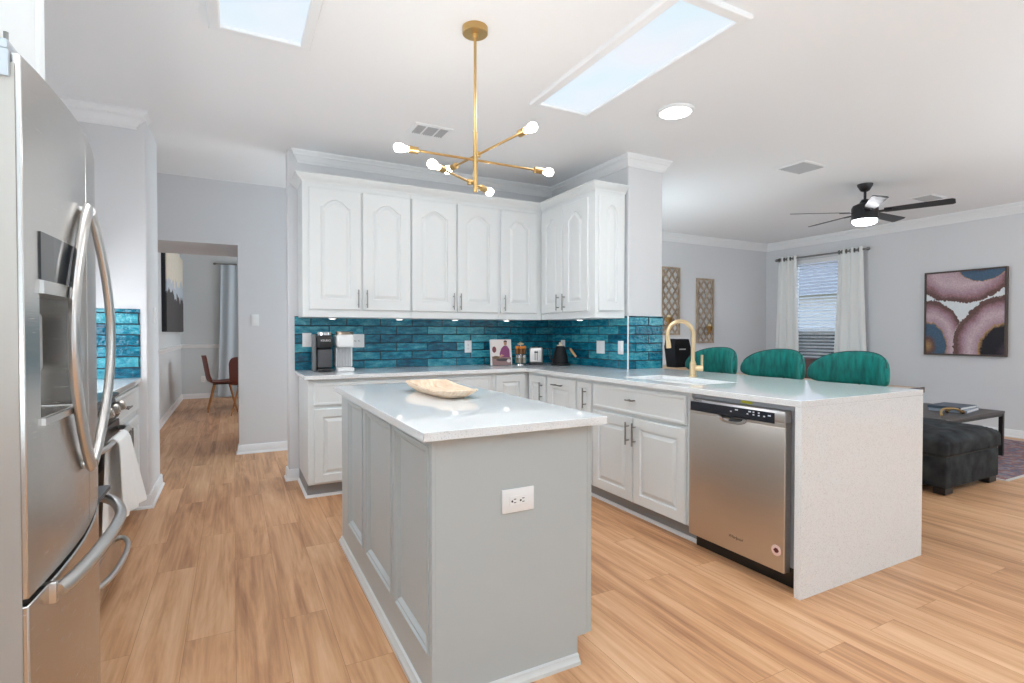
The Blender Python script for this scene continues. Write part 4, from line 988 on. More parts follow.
def vent(x, y, a, b, label, nb, split=False, dk=0.16):
    t = thing('ceiling_vent', (x, y, H), label, 'vent')
    L = lambda o, z: [(x - a + o, y - b + o, z), (x + a - o, y - b + o, z), (x + a - o, y + b - o, z), (x - a + o, y + b - o, z)]
    MB().loops([L(0, H - 0.0005), L(0, H - 0.006), L(0.008, H - 0.010), L(0.026, H - 0.010), L(0.026, H - 0.0005)], False, False).build('frame', TRIM, t, smooth=20)
    MB().box(x - a + 0.0262, x + a - 0.0262, y - b + 0.0262, y + b - 0.0262, H - 0.003, H - 0.001).build('duct', mat('duct_grey', (dk, dk, dk * 1.03), 0.8), t)
    mb = MB()
    for i in range(nb):
        u = x - a + 0.034 + (2 * a - 0.068) * i / (nb - 1)
        mb.add([(u - 0.006, y - b + 0.028, H - 0.0035), (u - 0.004, y - b + 0.028, H - 0.0035), (u + 0.006, y - b + 0.028, H - 0.011), (u + 0.004, y - b + 0.028, H - 0.011),
                (u - 0.006, y + b - 0.028, H - 0.0035), (u - 0.004, y + b - 0.028, H - 0.0035), (u + 0.006, y + b - 0.028, H - 0.011), (u + 0.004, y + b - 0.028, H - 0.011)],
               [[0, 1, 2, 3], [4, 7, 6, 5], [0, 4, 5, 1], [1, 5, 6, 2], [2, 6, 7, 3], [3, 7, 4, 0]])
    mb.build('louvre', mat('louvre_grey', srgb(190, 190, 192), 0.5), t)
    if split:
        for f in (1 / 3, 2 / 3): MB().box(x - a + 2 * a * f - 0.006, x - a + 2 * a * f + 0.006, y - b + 0.026, y + b - 0.026, H - 0.0115, H - 0.009).build('divider', TRIM, t)
vent(1.31, 3.80, 0.145, 0.11, 'louvred ceiling vent behind the chandelier, above the wall cabinets', 14, True)
vent(4.60, 3.06, 0.175, 0.15, 'square white ceiling vent left of the fan', 9, False, 0.45)
vent(6.88, 3.08, 0.17, 0.12, 'ceiling vent just right of the fan', 9)

# ------------------------------------------------------------------ ceiling fan
fx, fy = 5.70, 3.10
fn = thing('ceiling_fan', (fx, fy, H), 'black five-blade ceiling fan with a lit bowl, in the living room', 'ceiling fan')
MB().lathe([(0.0, 0), (0.070, 0), (0.066, -0.02), (0.040, -0.065), (0.022, -0.075), (0.0, -0.075)], (fx, fy, H), 28).build('canopy', BLKM, fn)
MB().cyl((fx, fy, H - 0.07), (fx, fy, 2.575), 0.0125, 14).build('downrod', BLKM, fn)
MB().lathe([(0.0, 2.585), (0.03, 2.585), (0.05, 2.55), (0.105, 2.525), (0.118, 2.50), (0.118, 2.40), (0.124, 2.395), (0.124, 2.375), (0.0, 2.375)], (fx, fy, 0), 36).build('motor_housing', BLKM, fn)
MB().lathe([(0.108, 2.3745), (0.106, 2.352), (0.090, 2.336), (0.05, 2.328), (0.0, 2.326)], (fx, fy, 0), 36).build('light_bowl', glow('fan_light_glow', (0.95, 0.97, 1.0), 35.0), fn)
BLADE = mat('fan_blade_black', (0.018, 0.017, 0.017), 0.4)
for ang in (146, 218, 290, 2, 74):
    a = math.radians(ang); u = Vector((math.cos(a), math.sin(a), 0)); v = Vector((-math.sin(a), math.cos(a), 0))
    pit = math.radians(-12); vv = v * math.cos(pit) + Vector((0, 0, 1)) * math.sin(pit); nn = u.cross(vv)
    mb = MB(); o = Vector((fx, fy, 2.455))
    out = [(0.165, -0.050), (0.69, -0.062), (0.71, -0.040), (0.71, 0.050), (0.69, 0.066), (0.165, 0.052)]
    mb.loops([[o + u * r + vv * s + nn * d for r, s in out] for d in (-0.003, 0.003)])
    bl = mb.build('blade', BLADE, fn)
    ir = MB()
    ir.loops([[o + u * r + vv * s + nn * d for r, s in [(0.10, -0.018), (0.23, -0.03), (0.23, 0.03), (0.10, 0.018)]] for d in (-0.010, -0.0035)])
    ir.build('blade_iron', BLKM, bl)

# ------------------------------------------------------------------ bar stools
VEL = bpy.data.materials.new('green_velvet'); VEL.use_nodes = True
_n = VEL.node_tree.nodes; _b = _n['Principled BSDF']
_b.inputs['Roughness'].default_value = 0.75; _b.inputs['Sheen Weight'].default_value = 0.6; _b.inputs['Sheen Tint'].default_value = (0.1, 0.75, 0.68, 1); _b.inputs['Sheen Roughness'].default_value = 0.35
_tc = _n.new('ShaderNodeTexCoord'); _mp = _n.new('ShaderNodeMapping'); _mp.inputs['Scale'].default_value = (6, 6, 1.5)
_nz = _n.new('ShaderNodeTexNoise'); _nz.inputs['Scale'].default_value = 5; _nz.inputs['Detail'].default_value = 5
_r = _n.new('ShaderNodeValToRGB'); _r.color_ramp.elements[0].position = 0.3; _r.color_ramp.elements[1].position = 0.75
_r.color_ramp.elements[0].color = srgb(0, 86, 84); _r.color_ramp.elements[1].color = srgb(6, 146, 136)
_l = VEL.node_tree.links; _l.new(_tc.outputs['Object'], _mp.inputs[0]); _l.new(_mp.outputs[0], _nz.inputs['Vector']); _l.new(_nz.outputs['Fac'], _r.inputs[0]); _l.new(_r.outputs[0], _b.inputs['Base Color'])
PIPE = mat('dark_green_piping', srgb(6, 60, 56), 0.6)
def stool(sy, label, first=None):
    if first is not None:
        c = copy_tree(first); c.location = (first.location.x, sy, 0); c['label'] = label; return c
    sx = 3.60
    t = thing('bar_stool', (sx, sy, 0), label, 'stool', 'green velvet bar stools behind the peninsula')
    MB().loops([superloop(sx, sy, 0.21 - d, 0.22 - d, z, 40, 3) for z, d in ((0.60, 0.012), (0.612, 0.0), (0.65, -0.004), (0.672, 0.010), (0.682, 0.05), (0.686, 0.12))]).build('seat', VEL, t, smooth=60)
    # curved back pad: elliptical top, flat bottom
    n = 33; Rr = 0.30; amax = math.radians(66); cxs = sx - 0.055; zb_, zc, A = 0.872, 0.965, 0.135
    def prof(i):
        s = math.sin((-1 + 2 * i / (n - 1)) * PI / 2) * 0.9995; th = s * amax; q = abs(s)
        e1 = math.sqrt(max(0.0, 1 - q ** 2.2)); e0 = math.sqrt(max(0.0, 1 - q ** 5))
        return th, 0.932 - 0.062 * e0, 0.932 + 0.166 * e1, math.sqrt(max(0.0, 1 - q ** 6))
    Ls = []
    for i in range(n):
        th, z0, z1, k_ = prof(i); L_ = []
        for j in range(16):
            ph = 2 * PI * j / 16; tz = math.sin(ph); tr = math.cos(ph)
            zz_ = (z0 + z1) / 2 + (z1 - z0) / 2 * math.copysign(abs(tz) ** 0.75, tz); rr_ = Rr + 0.026 * math.copysign(abs(tr) ** 0.7, tr) * k_
            L_.append((cxs + rr_ * math.cos(th), sy + rr_ * math.sin(th) * 0.96, zz_))
        Ls.append(L_)
    bk_ = MB().loops(Ls).build('backrest', VEL, t, smooth=60)
    edge = [(cxs + (Rr - 0.001) * math.cos(th), sy + (Rr - 0.001) * math.sin(th) * 0.96, z1 + 0.001) for th, z0, z1, k_ in [prof(i) for i in range(4, n - 4)]]
    MB().tube(edge, 0.003, 8).build('piping', PIPE, bk_)
    for s in (-0.62, 0, 0.62):
        th = s
        MB().tube([(cxs + (Rr - 0.02) * math.cos(th) - 0.05, sy + (Rr - 0.06) * math.sin(th), 0.66), (cxs + Rr * math.cos(th), sy + Rr * math.sin(th) * 0.96, 0.76), (cxs + Rr * math.cos(th), sy + Rr * math.sin(th) * 0.96, 0.90)], 0.009, 10).build('back_post', BLKM, t)
    for a, b_ in ((-1, -1), (-1, 1), (1, -1), (1, 1)):
        MB().tube([(sx + a * 0.14, sy + b_ * 0.15, 0.605), (sx + a * 0.20, sy + b_ * 0.21, 0.0)], [0.013, 0.010], 10).build('leg', BLKM, t)
    q = [(sx + a * 0.185, sy + b_ * 0.195, 0.2) for a, b_ in ((-1, -1), (-1, 1), (1, 1), (1, -1), (-1, -1))]
    MB().tube(q, 0.008, 8).build('foot_rail', BLKM, t)
    return t
s1 = stool(2.115, 'green velvet bar stool nearest the waterfall end of the peninsula')
stool(2.685, 'green velvet bar stool in the middle of the three', s1)
stool(3.28, 'green velvet bar stool behind the gold faucet', s1)

# ------------------------------------------------------------------ living room
# window with blinds
struct('window_1', MB().box(XR + 0.06, XR + 0.10, WY0, WY0 + 0.05, WZ0, WZ1).box(XR + 0.06, XR + 0.10, WY1 - 0.05, WY1, WZ0, WZ1).box(XR + 0.06, XR + 0.10, WY0 + 0.05, WY1 - 0.05, WZ1 - 0.05, WZ1).box(XR + 0.06, XR + 0.10, WY0 + 0.05, WY1 - 0.05, WZ0, WZ0 + 0.05).box(XR + 0.055, XR + 0.10, WY0 + 0.05, WY1 - 0.05, 1.235, 1.295), TRIM)
GL = mat('window_glass', (1, 1, 1), 0.0, trans=1.0); GL.node_tree.nodes['Principled BSDF'].inputs['IOR'].default_value = 1.02
struct('window_2', MB().box(XR + 0.076, XR + 0.080, WY0 + 0.05, WY1 - 0.05, WZ0 + 0.05, 1.235).box(XR + 0.076, XR + 0.080, WY0 + 0.05, WY1 - 0.05, 1.295, WZ1 - 0.05), GL)
struct('trim_7', MB().box(XR - 0.03, XR + 0.06, WY0 - 0.02, WY1 + 0.02, WZ0 - 0.025, WZ0 - 0.001, 0.004), TRIM)
t = thing('window_blind', (XR + 0.03, (WY0 + WY1) / 2, WZ1), 'white slatted blind in the living room window between the curtains', 'blind')
MB().box(XR + 0.005, XR + 0.05, WY0 + 0.012, WY1 - 0.012, WZ1 - 0.065, WZ1 - 0.002, 0.003, 1).build('head_rail', TRIM, t)
sl = MB(); SLAT = mat('blind_slat', srgb(240, 241, 243), 0.5)
z = WZ1 - 0.095
while z > WZ0 + 0.035:
    tl = 0.010
    sl.add([(XR + 0.006, WY0 + 0.015, z - tl), (XR + 0.050, WY0 + 0.015, z + tl), (XR + 0.050, WY1 - 0.015, z + tl), (XR + 0.006, WY1 - 0.015, z - tl),
            (XR + 0.006, WY0 + 0.015, z - tl + 0.003), (XR + 0.050, WY0 + 0.015, z + tl + 0.003), (XR + 0.050, WY1 - 0.015, z + tl + 0.003), (XR + 0.006, WY1 - 0.015, z - tl + 0.003)],
           [[0, 1, 2, 3], [4, 7, 6, 5], [0, 4, 5, 1], [1, 5, 6, 2], [2, 6, 7, 3], [3, 7, 4, 0]])
    z -= 0.052
sl.build('slat', SLAT, t)['kind'] = 'stuff'
MB().box(XR + 0.010, XR + 0.045, WY0 + 0.015, WY1 - 0.015, WZ0 + 0.004, WZ0 + 0.022).build('bottom_rail', TRIM, t)
SCR = mat('insect_screen', (0.03, 0.03, 0.035), 0.9); SCR.node_tree.nodes['Principled BSDF'].inputs['Alpha'].default_value = 0.6
struct('window_3', MB().box(XR + 0.104, XR + 0.106, WY0 + 0.03, WY1 - 0.03, WZ0 + 0.03, 1.265), SCR)
# curtains on a rod
CURT = mat('white_linen_curtain', srgb(242, 242, 240), 0.9, bump=(300, 0.12))
def curtain(name, label, y0t, y1t, y0b, y1b, x, zt, zb, folds, M_, amp=0.035, axis='y', grom=True, rodz=None):
    t = thing(name, (x, (y0t + y1t) / 2, zb) if axis == 'y' else ((y0t + y1t) / 2, x, zb), label, 'curtain')
    nu, nv = folds * 10 + 1, 12
    def P(i, j):
        s = i / (nu - 1); q = j / (nv - 1); z = zt + (zb - zt) * q
        a, b2 = y0t + (y0b - y0t) * q ** 1.3, y1t + (y1b - y1t) * q ** 1.3
        y = a + (b2 - a) * s; d = amp * math.sin(2 * PI * folds * s + 0.5 * q) * (1 - 0.25 * q)
        return (x + d, y, z) if axis == 'y' else (y, x + d, z)
    MB().grid(P, nu, nv).build('drape', M_, t, smooth=80, recalc=False)
    if grom:
        for k_ in range(folds * 2):
            s = (k_ + 0.5) / (folds * 2) if False else (k_ / 2) / folds + 0.0
            y = y0t + (y1t - y0t) * min(max(s, 0.03), 0.97)
            MB().lathe([(0.020, -0.004), (0.033, -0.004), (0.033, 0.004), (0.020, 0.004), (0.020, -0.004)], (x, y, rodz), 18, 'y' if axis == 'y' else 'x').build('grommet', NICK, t)
    return t
curtain('curtain', 'white grommet curtain left of the living room blind', 5.70, 5.38, 5.80, 5.30, 8.005, 2.475, 0.02, 3, CURT, 0.035, 'y', True, 2.43)
curtain('curtain', 'white grommet curtain right of the living room blind', 4.72, 4.37, 4.83, 4.27, 8.005, 2.475, 0.02, 3, CURT, 0.035, 'y', True, 2.43)
t = thing('curtain_rod', (8.005, 5.0, 2.43), 'dark metal curtain rod above the living room window', 'curtain rod')
MB().cyl((8.005, 5.72, 2.43), (8.005, 4.32, 2.43), 0.0125, 12).build('rod', NICK, t)
for y in (5.735, 4.305): MB().lathe([(0.0, -0.03), (0.018, -0.022), (0.026, 0), (0.018, 0.022), (0.0, 0.03)], (8.005, y, 2.43), 14, 'y').build('finial', NICK, t)
for y in (5.60, 4.45): MB().tube([(8.098, y, 2.44), (8.05, y, 2.44), (8.012, y, 2.432)], 0.006, 8).build('bracket', NICK, t)
# agate canvas
def agate_mat():
    m = bpy.data.materials.new('agate_print'); m.use_nodes = True
    n = m.node_tree.nodes; l = m.node_tree.links; b = n['Principled BSDF']; b.inputs['Roughness'].default_value = 0.7
    tc = n.new('ShaderNodeTexCoord'); mp = n.new('ShaderNodeMapping'); l.new(tc.outputs['Object'], mp.inputs[0])
    # object coords: y from 0.41 (left) to -0.41 (right), z -0.53..0.53  -> u 0..1, v 0..1
    sx = n.new('ShaderNodeSeparateXYZ'); l.new(mp.outputs[0], sx.inputs[0])
    U = n.new('ShaderNodeMapRange'); U.inputs[1].default_value = 0.40; U.inputs[2].default_value = -0.40; l.new(sx.outputs['Y'], U.inputs[0])
    V = n.new('ShaderNodeMapRange'); V.inputs[1].default_value = -0.515; V.inputs[2].default_value = 0.515; l.new(sx.outputs['Z'], V.inputs[0])
    cv = n.new('ShaderNodeCombineXYZ'); l.new(U.outputs[0], cv.inputs[0]); l.new(V.outputs[0], cv.inputs[1])
    nz = n.new('ShaderNodeTexNoise'); nz.inputs['Scale'].default_value = 3.5; nz.inputs['Detail'].default_value = 6; nz.inputs['Roughness'].default_value = 0.6; l.new(cv.outputs[0], nz.inputs['Vector'])
    fine = n.new('ShaderNodeTexNoise'); fine.inputs['Scale'].default_value = 38; fine.inputs['Detail'].default_value = 3; l.new(cv.outputs[0], fine.inputs['Vector'])
    def dist(cx, cy, kx, ky, nk):
        s = n.new('ShaderNodeVectorMath'); s.operation = 'SUBTRACT'; s.inputs[1].default_value = (cx, cy, 0); l.new(cv.outputs[0], s.inputs[0])
        q = n.new('ShaderNodeVectorMath'); q.operation = 'MULTIPLY'; q.inputs[1].default_value = (kx, ky, 0); l.new(s.outputs[0], q.inputs[0])
        ln = n.new('ShaderNodeVectorMath'); ln.operation = 'LENGTH'; l.new(q.outputs[0], ln.inputs[0])
        a = n.new('ShaderNodeMath'); a.operation = 'MULTIPLY_ADD'; a.inputs[1].default_value = nk; l.new(nz.outputs['Fac'], a.inputs[0]); l.new(ln.outputs['Value'], a.inputs[2])
        c = n.new('ShaderNodeMath'); c.operation = 'MULTIPLY_ADD'; c.inputs[1].default_value = 0.05; l.new(fine.outputs['Fac'], c.inputs[0]); l.new(a.outputs[0], c.inputs[2])
        d = n.new('ShaderNodeMath'); d.operation = 'SUBTRACT'; d.inputs[1].default_value = nk * 0.5 + 0.025; l.new(c.outputs[0], d.inputs[0])
        return d
    def ramp(src, stops):
        r = n.new('ShaderNodeValToRGB'); r.color_ramp.interpolation = 'LINEAR'
        while len(r.color_ramp.elements) < len(stops): r.color_ramp.elements.new(0.5)
        for e, (p, c) in zip(r.color_ramp.elements, stops): e.position = p; e.color = c
        l.new(src.outputs[0], r.inputs[0]); return r
    white = srgb(226, 232, 236); lpink = srgb(204, 180, 188); pink = srgb(176, 146, 156); mauve = srgb(150, 112, 120); brown = srgb(102, 74, 70); blue = srgb(72, 98, 122); dark = srgb(28, 24, 32); gold = srgb(176, 138, 92); purp = srgb(88, 66, 84)
    top = ramp(dist(0.48, 1.125, 0.70, 1.0, 0.16), [(0.0, mauve), (0.12, pink), (0.30, lpink), (0.38, pink), (0.43, mauve), (0.47, brown), (0.50, brown), (0.506, white), (1, white)])
    blu = ramp(dist(0.74, 1.03, 0.80, 1.7, 0.22), [(0.0, brown), (0.07, blue), (0.24, blue), (0.25, gold), (0.262, pink), (1, pink)])
    ll = ramp(dist(0.02, 0.10, 1.225, 1.095, 0.16), [(0.0, gold), (0.10, brown), (0.16, blue), (0.30, blue), (0.325, gold), (0.335, pink), (0.42, lpink), (0.48, pink), (0.53, mauve), (0.58, brown), (0.615, brown), (0.621, white), (1, white)])
    lr = ramp(dist(1.05, 0.05, 0.94, 1.0, 0.16), [(0.0, purp), (0.14, dark), (0.30, dark), (0.33, gold), (0.345, pink), (0.44, lpink), (0.52, pink), (0.56, mauve), (0.60, brown), (0.645, brown), (0.651, white), (1, white)])
    def over(a, b2, d, lim):
        c = n.new('ShaderNodeMath'); c.operation = 'LESS_THAN'; c.inputs[1].default_value = lim; l.new(d.inputs[0].links[0].from_socket, c.inputs[0])
        x = n.new('ShaderNodeMix'); x.data_type = 'RGBA'; l.new(c.outputs[0], x.inputs[0]); l.new(a, x.inputs[6]); l.new(b2, x.inputs[7]); return x.outputs[2]
    o = over(top.outputs[0], blu.outputs[0], blu, 0.262); o = over(o, ll.outputs[0], ll, 0.62); o = over(o, lr.outputs[0], lr, 0.65)
    cr = n.new('ShaderNodeTexVoronoi'); cr.inputs['Scale'].default_value = 55; l.new(cv.outputs[0], cr.inputs['Vector'])
    ov = n.new('ShaderNodeMix'); ov.data_type = 'RGBA'; ov.blend_type = 'OVERLAY'; ov.inputs[0].default_value = 0.18; l.new(o, ov.inputs[6]); l.new(cr.outputs['Distance'], ov.inputs[7])
    l.new(ov.outputs[2], b.inputs['Base Color'])
    return m
py, pz = 3.205, 1.478
t = thing('wall_art', (8.075, py, pz), 'large framed pink and blue agate picture on the right wall', 'picture')
MB().box(8.062, 8.085, py - 0.40, py + 0.40, pz - 0.515, pz + 0.515).build('canvas', agate_mat(), t)
fr = MB(); fr_m = mat('walnut_frame', srgb(74, 56, 48), 0.45)
for q in ((py - 0.42, py - 0.401, pz - 0.535, pz + 0.535), (py + 0.401, py + 0.42, pz - 0.535, pz + 0.535)): fr.box(8.05, 8.098, *q)
fr.box(8.05, 8.098, py - 0.401, py + 0.401, pz - 0.535, pz - 0.516).box(8.05, 8.098, py - 0.401, py + 0.401, pz + 0.516, pz + 0.535)
fr.build('frame', fr_m, t)
# lattice candle sconces on the back wall
LAT = wood_mat('weathered_lattice', srgb(150, 130, 112), srgb(192, 172, 150), 7, (3, 3, 1))
def lattice(x0, x1, z0, z1, label, cxx):
    y1 = YB - 0.002; y0 = y1 - 0.022
    t = thing('lattice_sconce', ((x0 + x1) / 2, y1, z0), label, 'sconce')
    f = MB(); fw = 0.028
    f.box(x0, x0 + fw, y0 - 0.004, y1, z0, z1).box(x1 - fw, x1, y0 - 0.004, y1, z0, z1).box(x0 + fw, x1 - fw, y0 - 0.004, y1, z0, z0 + fw).box(x0 + fw, x1 - fw, y0 - 0.004, y1, z1 - fw, z1)
    f.build('frame', LAT, t)
    m_ = MB(); cw = (x1 - x0 - 2 * fw) / 2.5; chh = (z1 - z0 - 2 * fw) / 6.0; xm0, xm1, zm0, zm1 = x0 + fw, x1 - fw, z0 + fw, z1 - fw
    # ogee-like diamonds from wavy strips
    for k_ in range(4):
        for ph in (1, -1):
            pts = []
            xb_ = xm0 + cw * k_
            for i in range(57):
                z_ = zm0 + (zm1 - zm0) * i / 56
                tri = math.asin(math.sin(PI * (z_ - zm0) / chh)) / (PI / 2)
                x_ = xb_ + ph * cw * 0.5 * tri * 0.96
                pts.append((min(max(x_, xm0), xm1), z_))
            for (a, c), (a2, c2) in zip(pts, pts[1:]):
                if abs(a - a2) < 1e-6: continue
                wv = 0.015
                m_.add([(a - wv, y0, c), (a + wv, y0, c), (a2 + wv, y0, c2), (a2 - wv, y0, c2), (a - wv, y1 - 0.006, c), (a + wv, y1 - 0.006, c), (a2 + wv, y1 - 0.006, c2), (a2 - wv, y1 - 0.006, c2)],
                       [[0, 1, 2, 3], [4, 7, 6, 5], [0, 3, 7, 4], [1, 5, 6, 2]])
    m_.build('lattice', LAT, t, recalc=False)
    # gold candle cup on an arm
    czz = z0 + 0.17
    MB().tube([(cxx, y0 - 0.004, czz - 0.02), (cxx, y0 - 0.07, czz - 0.04), (cxx, y0 - 0.10, czz - 0.005)], 0.007, 8).lathe([(0.0, 0), (0.05, 0), (0.056, 0.01), (0.05, 0.012), (0.0, 0.012)], (cxx, y0 - 0.10, czz - 0.005), 18).build('arm', BRASS, t)
    MB().lathe([(0.026, 0.0), (0.040, 0.02), (0.050, 0.05), (0.066, 0.085), (0.063, 0.085), (0.047, 0.05), (0.036, 0.022), (0.022, 0.004), (0.0, 0.004)], (cxx, y0 - 0.10, czz + 0.008), 20).build('candle_cup', BRASS, t)
    MB().lathe([(0.0, 0), (0.022, 0), (0.022, 0.115), (0.0, 0.118)], (cxx, y0 - 0.10, czz + 0.0125), 14).build('candle', mat('candle_wax', srgb(240, 222, 180), 0.6), t)
lattice(5.69, 6.07, 1.196, 2.228, 'lattice candle sconce partly hidden by the teal pillar', 5.745)
lattice(6.43, 6.81, 1.068, 2.088, 'lattice candle sconce with a gold cup, right of the faucet spout', 6.60)
# desk in the nook behind the pillar with a black box on it
OAK = wood_mat('light_oak', srgb(176, 146, 116), srgb(206, 178, 146), 5, (1, 8, 4))
t = thing('desk', (5.1, 5.3, 0), 'narrow light oak desk behind the pillar, under the lattice sconces', 'desk')
MB().box(4.30, 5.65, 4.93, 5.45, 0.750, 0.785, 0.004, 2).build('top', OAK, t)
for x, y in ((4.34, 4.97), (5.61, 4.97), (4.34, 5.41), (5.61, 5.41)): MB().box(x - 0.02, x + 0.02, y - 0.02, y + 0.02, 0, 0.7495, 0.003, 1).build('leg', TRIM, t)
t = thing('desk_speaker', (5.09, 5.03, 0.786), 'black angular box with a pale mark, on the desk left of the faucet', 'speaker')
poly = [(4.985, 0.7865), (5.20, 0.7865), (5.25, 0.99), (5.20, 1.15), (4.965, 1.15), (4.94, 1.05)]
MB().prism(poly, 4.96, 5.14, 'xz').build('housing', mat('speaker_black', (0.005, 0.005, 0.006), 0.6, spec=0.15), t, bevel=0.008)
mk = MB()
for i in range(6): mk.box(5.03 + i * 0.019, 5.043 + i * 0.019, 4.957, 4.9597, 1.010 + 0.002 * (i % 2), 1.026)
mk.build('pale_mark', mat('mark_grey', (0.5, 0.5, 0.52), 0.5), t)
# brown leather armchair under the window and a low console along the window side
LEA = mat('brown_leather', srgb(84, 58, 54), 0.5, noise=(6, 0.2))
t = thing('armchair', (6.9, 4.62, 0), 'dark brown leather armchair under the living room window, behind the stools', 'armchair')
MB().box(6.45, 7.30, 4.25, 5.00, 0.14, 0.42, 0.05, 4).build('seat', LEA, t)
MB().box(7.10, 7.36, 4.25, 5.00, 0.40, 0.88, 0.07, 4).build('backrest', LEA, t)
for y in (4.20, 5.05): MB().box(6.45, 7.34, y - 0.09, y + 0.09, 0.12, 0.62, 0.05, 4).build('armrest', LEA, t)
for x, y in ((6.52, 4.18), (6.52, 5.07), (7.27, 4.18), (7.27, 5.07)): MB().cyl((x, y, 0), (x, y, 0.125), 0.025, 12).build('leg', BLKM, t)
t = thing('console_table', (4.4, 2.9, 0), 'low wooden console with a dark edge, along the stools beyond the peninsula', 'table')
CONW = wood_mat('grey_oak', srgb(140, 118, 102), srgb(176, 152, 132), 5, (8, 1, 4))
MB().box(4.22, 4.52, 2.035, 3.95, 0.800, 0.822, 0.003, 1).build('top', CONW, t)
MB().box(4.205, 4.2198, 2.025, 3.95, 0.785, 0.826, 0.002, 1).box(4.22, 4.52, 2.025, 2.0348, 0.785, 0.826).build('metal_edge', mat('console_edge', srgb(70, 52, 50), 0.45), t)
for x, y in ((4.24, 2.06), (4.49, 2.06), (4.24, 3.92), (4.49, 3.92)): MB().box(x - 0.014, x + 0.014, y - 0.014, y + 0.014, 0, 0.7995).build('leg', BLKM, t)
# ottoman
OTT = bpy.data.materials.new('charcoal_velvet'); OTT.use_nodes = True
_n = OTT.node_tree.nodes; _l = OTT.node_tree.links; _b = _n['Principled BSDF']; _b.inputs['Roughness'].default_value = 0.95; _b.inputs['Specular IOR Level'].default_value = 0.1
_tc = _n.new('ShaderNodeTexCoord'); _nz = _n.new('ShaderNodeTexNoise'); _nz.inputs['Scale'].default_value = 9; _nz.inputs['Detail'].default_value = 6
_r = _n.new('ShaderNodeValToRGB'); _r.color_ramp.elements[0].position = 0.3; _r.color_ramp.elements[1].position = 0.7; _r.color_ramp.elements[0].color = srgb(42, 43, 45); _r.color_ramp.elements[1].color = srgb(72, 74, 76)
_l.new(_tc.outputs['Object'], _nz.inputs['Vector']); _l.new(_nz.outputs['Fac'], _r.inputs[0]); _l.new(_r.outputs[0], _b.inputs['Base Color'])
ox0, ox1, oy0, oy1 = 4.70, 5.56, 1.96, 2.90
ot = thing('ottoman', ((ox0 + ox1) / 2, (oy0 + oy1) / 2, 0), 'charcoal storage ottoman with a tufted lid, right of the waterfall end', 'ottoman')
MB().box(ox0, ox1, oy0, oy1, 0.055, 0.285, 0.012, 3).build('base', OTT, ot)
nu = nv = 41
def lidtop(i, j):
    u, v = i / (nu - 1), j / (nv - 1); x = ox0 - 0.012 + (ox1 - ox0 + 0.024) * u; y = oy0 - 0.012 + (oy1 - oy0 + 0.024) * v
    ed = min(u, 1 - u, v, 1 - v); z = 0.405 + 0.052 * min(1, (ed / 0.10)) ** 0.5 + 0.012 * math.sin(PI * u) * math.sin(PI * v)
    for cu in (0.25, 0.5, 0.75):
        for cv in (0.25, 0.5, 0.75):
            z -= 0.022 * math.exp(-((u - cu) ** 2 + (v - cv) ** 2) / 0.0018)
    return (x, y, z)
lid = MB().grid(lidtop, nu, nv, lambda i, j: (0, 0, 0.300 - lidtop(i, j)[2])).build('lid', OTT, ot, smooth=50, bevel=0.012)
MB().box(ox0 + 0.006, ox1 - 0.006, oy0 + 0.006, oy1 - 0.006, 0.2852, 0.2995).build('lid_gap', SLOT, ot)
tb = MB()
for cu in (0.25, 0.5, 0.75):
    for cv in (0.25, 0.5, 0.75):
        p = lidtop(round(cu * (nu - 1)), round(cv * (nv - 1))); MB().lathe([(0.014, -0.002), (0.010, 0.004), (0.0, 0.005)], (p[0], p[1], p[2] + 0.001), 12).build('tuft_button', OTT, lid)
for x, y in ((ox0 + 0.07, oy0 + 0.05), (ox1 - 0.07, oy0 + 0.05), (ox0 + 0.07, oy1 - 0.05), (ox1 - 0.07, oy1 - 0.05)): MB().box(x - 0.06, x + 0.06, y - 0.04, y + 0.04, 0.006, 0.0548, 0.003, 1).build('foot', mat('dark_foot', (0.02, 0.014, 0.012), 0.5), ot)
# rug
def rug_mat():
    m = bpy.data.materials.new('faded_rug'); m.use_nodes = True
    n = m.node_tree.nodes; l = m.node_tree.links; b = n['Principled BSDF']; b.inputs['Roughness'].default_value = 0.95
    tc = n.new('ShaderNodeTexCoord')
    v = n.new('ShaderNodeTexVoronoi'); v.inputs['Scale'].default_value = 7; l.new(tc.outputs['Object'], v.inputs['Vector'])
    nz = n.new('ShaderNodeTexNoise'); nz.inputs['Scale'].default_value = 14; nz.inputs['Detail'].default_value = 8; l.new(tc.outputs['Object'], nz.inputs['Vector'])
    a = n.new('ShaderNodeMath'); a.operation = 'MULTIPLY_ADD'; a.inputs[1].default_value = 0.35; l.new(v.outputs['Distance'], a.inputs[0]); l.new(nz.outputs['Fac'], a.inputs[2])
    r = n.new('ShaderNodeValToRGB'); e = r.color_ramp.elements
    e[0].position = 0.40; e[0].color = srgb(92, 92, 112); e[1].position = 0.95; e[1].color = srgb(140, 136, 146)
    for p, c in ((0.55, srgb(150, 140, 146)), (0.66, srgb(150, 104, 98)), (0.78, srgb(104, 100, 118))):
        x = e.new(p); x.color = c
    l.new(a.outputs[0], r.inputs[0]); l.new(r.outputs[0], b.inputs['Base Color'])
    return m
t = thing('rug', (6.7, 3.3, 0), 'faded red and blue patterned rug on the living room floor', 'rug')
MB().box(5.67, 7.85, 1.955, 3.95, 0.0005, 0.0055).build('pile', rug_mat(), t)
RB = mat('rug_border', srgb(206, 200, 196), 0.95)
MB().box(5.64, 7.88, 1.928, 1.9549, 0.0005, 0.005).box(5.64, 7.88, 3.9501, 3.977, 0.0005, 0.005).box(5.64, 5.6699, 1.9549, 3.9501, 0.0005, 0.005).box(7.8501, 7.88, 1.9549, 3.9501, 0.0005, 0.005).build('border', RB, t)
